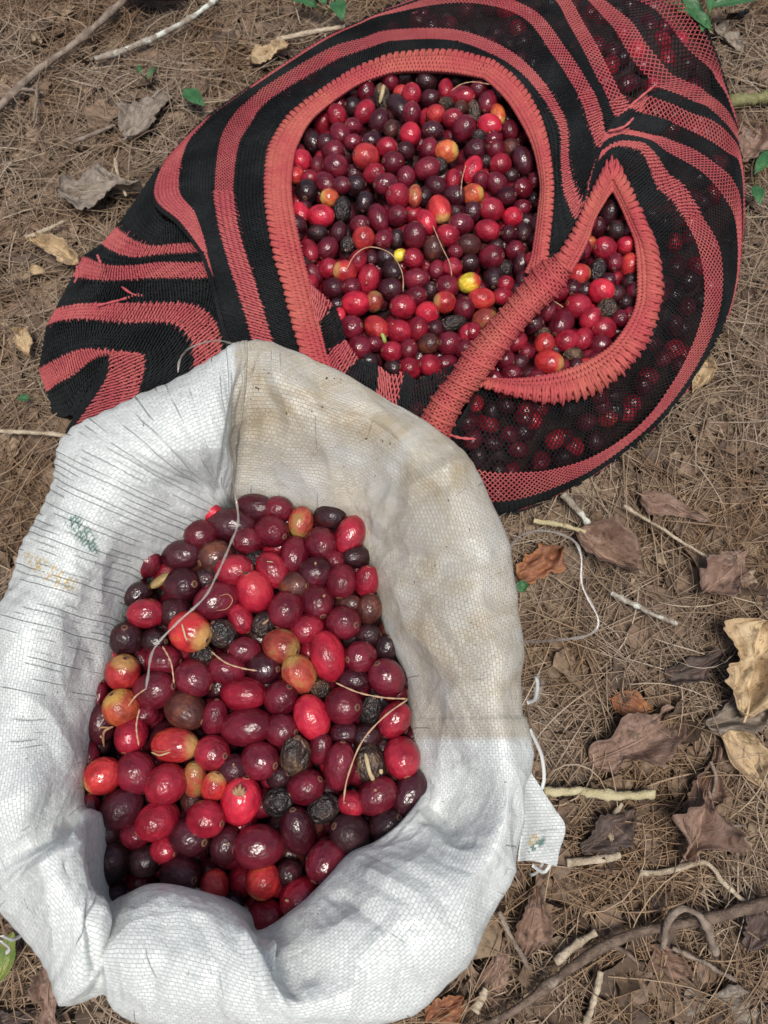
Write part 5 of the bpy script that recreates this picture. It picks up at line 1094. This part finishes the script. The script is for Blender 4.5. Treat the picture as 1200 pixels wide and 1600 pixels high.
    # small pebble-like scraps
def build_strings():
    clear = NT('clear_tape').out((.36, .33, .30), .2, Specular_IOR_Level=.8, Alpha=.45); hair = NT('root_fibre').out((.42, .27, .16), .6)
    ribbon_thing('plastic_tape', [(792,868,.10),(812,838,.08),(850,829,.06),(893,842,.045),(908,868,.04),(910,915,.035),(935,968,.03),(920,992,.03),(870,1000,.05),(818,1003,.13)], .0010, .22, clear, 'loose clear plastic tape looping over the needles right of the sack', 'tape', n=110)
    ribbon_thing('plastic_thread', [(363,742,.222),(368,775,.207),(372,815,.205),(360,850,.207),(338,900,.209),(318,935,.210),(275,975,.210),(240,1015,.210),(231,1058,.211),(228,1078,.211)], .00055, .35, clear, 'clear plastic thread trailing down over the cherries in the sack', 'thread', n=90)
    ribbon_thing('root_fibre', [(228,1076,.211),(212,1088,.208),(200,1104,.207)], .0003, 1, hair, 'fine fibre continuing from the plastic thread over a wine-red cherry', 'fibre', n=16)
    ribbon_thing('plastic_thread', [(278,582,.215),(282,560,.215),(300,542,.20),(340,532,.21),(385,545,.231)], .0006, .4, clear, 'clear plastic thread looping off the top of the sack onto the bag', 'thread', n=50)
    ribbon_thing('plastic_thread', [(826,1108,.205),(845,1125,.15),(858,1140,.10),(855,1170,.05),(862,1190,.03)], .0004, 1, clear, 'hair-thin clear thread hanging beside the right side of the sack', 'thread', n=40)
    R = [([(525,1067,.206),(560,1082,.207),(600,1090,.207),(637,1092,.203)], 'brown rootlet running from the big bright red cherry to the sack wall'),
         ([(637,1093,.204),(600,1120,.207),(565,1160,.208),(543,1215,.206),(537,1252,.205)], 'long curved rootlet over the cracked brown cherry'),
         ([(330,1018,.206),(352,1035,.208),(378,1044,.208),(402,1048,.207)], 'short rootlet left of the dark cherries in the sack'),
         ([(254,1010,.207),(267,1035,.208),(272,1068,.207)], 'thin rootlet beside the plastic thread in the sack'),
         ([(218,1108,.206),(213,1135,.206),(217,1165,.205)], 'pale rootlet right of the orange cherry with dried tail'),
         ([(541,422,.104),(555,398,.106),(578,386,.107),(610,396,.107),(628,425,.105),(630,456,.103)], 'arched rootlet over the cherries in the knitted bag'),
         ([(705,142,.103),(720,132,.106),(740,128,.106),(765,132,.103)], 'rootlet under the far rim of the knitted bag'),
         ([(676,352,.103),(690,385,.105),(702,410,.105),(706,432,.103)], 'straight rootlet above the yellow-green cherry'),
         ([(720,305,.104),(722,280,.106),(728,258,.105)], 'short rootlet beside the long bright red cherry'),
         ([(860,468,.103),(868,472,.104),(880,480,.103)], 'tiny straw at the strap in the bag')]
    for p, lab in R: ribbon_thing('rootlet', p, .00033, 1, hair, lab, 'rootlet', 'rootlets on the cherries', n=40)

def on_cherry(objs, rows, key, name, mat, pts, rad, flat=1.0, label=None, n=14):
    i = next(k for k, q in enumerate(rows) if (q[0], q[1]) == key); o = objs[i]; c = o.matrix_world.translation
    rr = max(o.scale); w_ = []
    for (a, b, h) in pts:                      # offsets in photograph pixels, height above the cherry's centre in radii
        m = float(((np.array(c)-np.array([0, 0, CAMZ]))@FWD)/F); w_.append(np.array(c)+RIGHT*a*m+UP*-b*m-FWD*h*rr)
    w_ = resample(np.array(w_), n); r_ = rad*m*np.interp(np.linspace(0, 1, n), [0, .15, .8, 1], [.5, 1, .9, .35])
    v, q, _ = tubes(w_[None], r_[None], 6, flat=flat, up=np.broadcast_to(-FWD, w_[None].shape)); v = v+.12*rad*m*N1(v, 1500)[:, None]
    ch = bpy.data.objects.new(name, npmesh(name, v, q)); ch.data.materials.append(mat); C.objects.link(ch)
    ch.parent = o; ch.matrix_parent_inverse = o.matrix_world.inverted()
    if label: ch['label'] = label
def cherry_details(S, SR, B, BR):
    dry = NT('dried_calyx').out((.30, .17, .09), .7); grn = NT('fresh_stalk').out((.28, .34, .08), .5); pale = NT('pale_pulp').out((.42, .33, .18), .5); rust = NT('rust_scar').out((.34, .15, .07), .5)
    for a, l in ((-1.9, 26), (-1.5, 30), (-1.1, 24), (-.7, 20), (-2.3, 22)):
        on_cherry(S, SR, (377,1252), 'dried_calyx', dry, [(3, -20, .8), (3+l*.35*math.cos(a), -20+l*.35*math.sin(a), .95), (3+l*.7*math.cos(a), -20+l*.6*math.sin(a), .85)], 3.2, .4)
    on_cherry(S, SR, (189,1108), 'dried_tail', dry, [(-6, 24, .6), (-18, 30, .7), (-24, 44, .4), (-26, 60, .1)], 2.2)
    on_cherry(S, SR, (189,1108), 'dried_tail', dry, [(-10, 26, .6), (-26, 26, .6), (-30, 36, .3)], 1.6)
    on_cherry(S, SR, (579,1196), 'pale_slit', pale, [(-8, -24, .62), (-1, 0, .93), (9, 26, .60)], 3.4, .35)
    on_cherry(S, SR, (579,1196), 'pale_slit', pale, [(16, -2, .75), (17, 6, .72)], 3.0, .35)
    on_cherry(S, SR, (340,938), 'rust_scar', rust, [(10, -10, .86), (22, -12, .66), (28, -2, .55), (20, 10, .70), (6, 12, .86)], .9, .4)
    on_cherry(S, SR, (298,990), 'rust_scar', pale, [(-4, -16, .80), (0, -4, .90), (4, 8, .87), (12, 18, .66)], 1.6, .35)
    on_cherry(S, SR, (272,1164), 'rust_scar', rust, [(-30, 4, .34), (-8, 2, .68), (14, -8, .64), (24, -14, .44)], .9, .4)
    on_cherry(S, SR, (272,1164), 'rust_scar', pale, [(-32, 8, .26), (-14, 8, .62), (2, 2, .71)], 1.5, .35)
    on_cherry(S, SR, (412,976), 'dried_calyx', dry, [(2, -4, .9), (10, -10, .8)], 2, .5)
    on_cherry(S, SR, (424,891), 'straw_bit', pale, [(-4, -14, .85), (6, -13, .85)], .9)
    on_cherry(B, BR, (588,512), 'green_stalk', grn, [(8, 12, .6), (12, 20, .6), (14, 28, .3)], 4.0)
    on_cherry(B, BR, (599,156), 'pale_slit', pale, [(2, -14, .6), (0, 0, .92), (-4, 14, .6)], 3.2, .35)
    r = random.Random(3)                       # stalk stubs left on some
    for rows, objs in ((SR, S), (BR, B)):
        for i, q in enumerate(rows):
            if q[5] in 'rwdb' and r.random() < .13:
                a = r.uniform(0, 6.28); k = q[3]*.30
                on_cherry(objs, rows, (q[0], q[1]), 'stalk_stub', dry, [(k*math.cos(a), k*math.sin(a), .78), (k*1.35*math.cos(a), k*1.35*math.sin(a), .82)], q[3]*.045, 1, n=5)
# ------------------------------------------------------------------ build
build_ground(); build_litter()
MX = mats_cherry()
build_sack(); build_bag()
MOUTHS = [(s[0][0], s[0][1]) for s in ST_]
A, R, top = heap(SACK, Hs, MOUTHS, 50, 3)
S_OBJ = place_cherries(SACK, A, R, 'white sack', 'coffee cherries heaped in the white sack', Hs, 11)
cherry_fill('cherries_between', A[top:], R[top:], 'rwdkn', [3, 7, 6, 3, 1], MX, 12, 'dark coffee cherries filling the gaps in the white sack', coarse=False)
B_OBJ, B_ROWS = [], []
for mo, rows, sd_ in ((MOUTH1, [q for q in BAG if pdist(np.array([q[0]]), np.array([q[1]]), MOUTH1)[0] > -25 and q[0] < 860 and not (q[0] > 770 and q[1] > 500)], 5), (MOUTH2, None, 6)):
    if rows is None: rows = [q for q in BAG if q not in done]
    else: done = rows
    B_ROWS += rows; A, R, top = heap(rows, Hb, mo, 33, sd_)
    B_OBJ += place_cherries(rows, A, R, 'knitted bag', 'coffee cherries heaped in the knitted bag', Hb, 13+sd_)
    cherry_fill('cherries_between', A[top:], R[top:], 'rwdkn', [3, 7, 6, 3, 1], MX, 14+sd_, 'dark coffee cherries filling the gaps in the '+('main' if sd_ == 5 else 'second')+' mouth of the knitted bag')
bpy.context.view_layer.update(); cherry_details(S_OBJ, SACK, B_OBJ, B_ROWS)
under_net(); core()
build_ground_things(); build_strings()
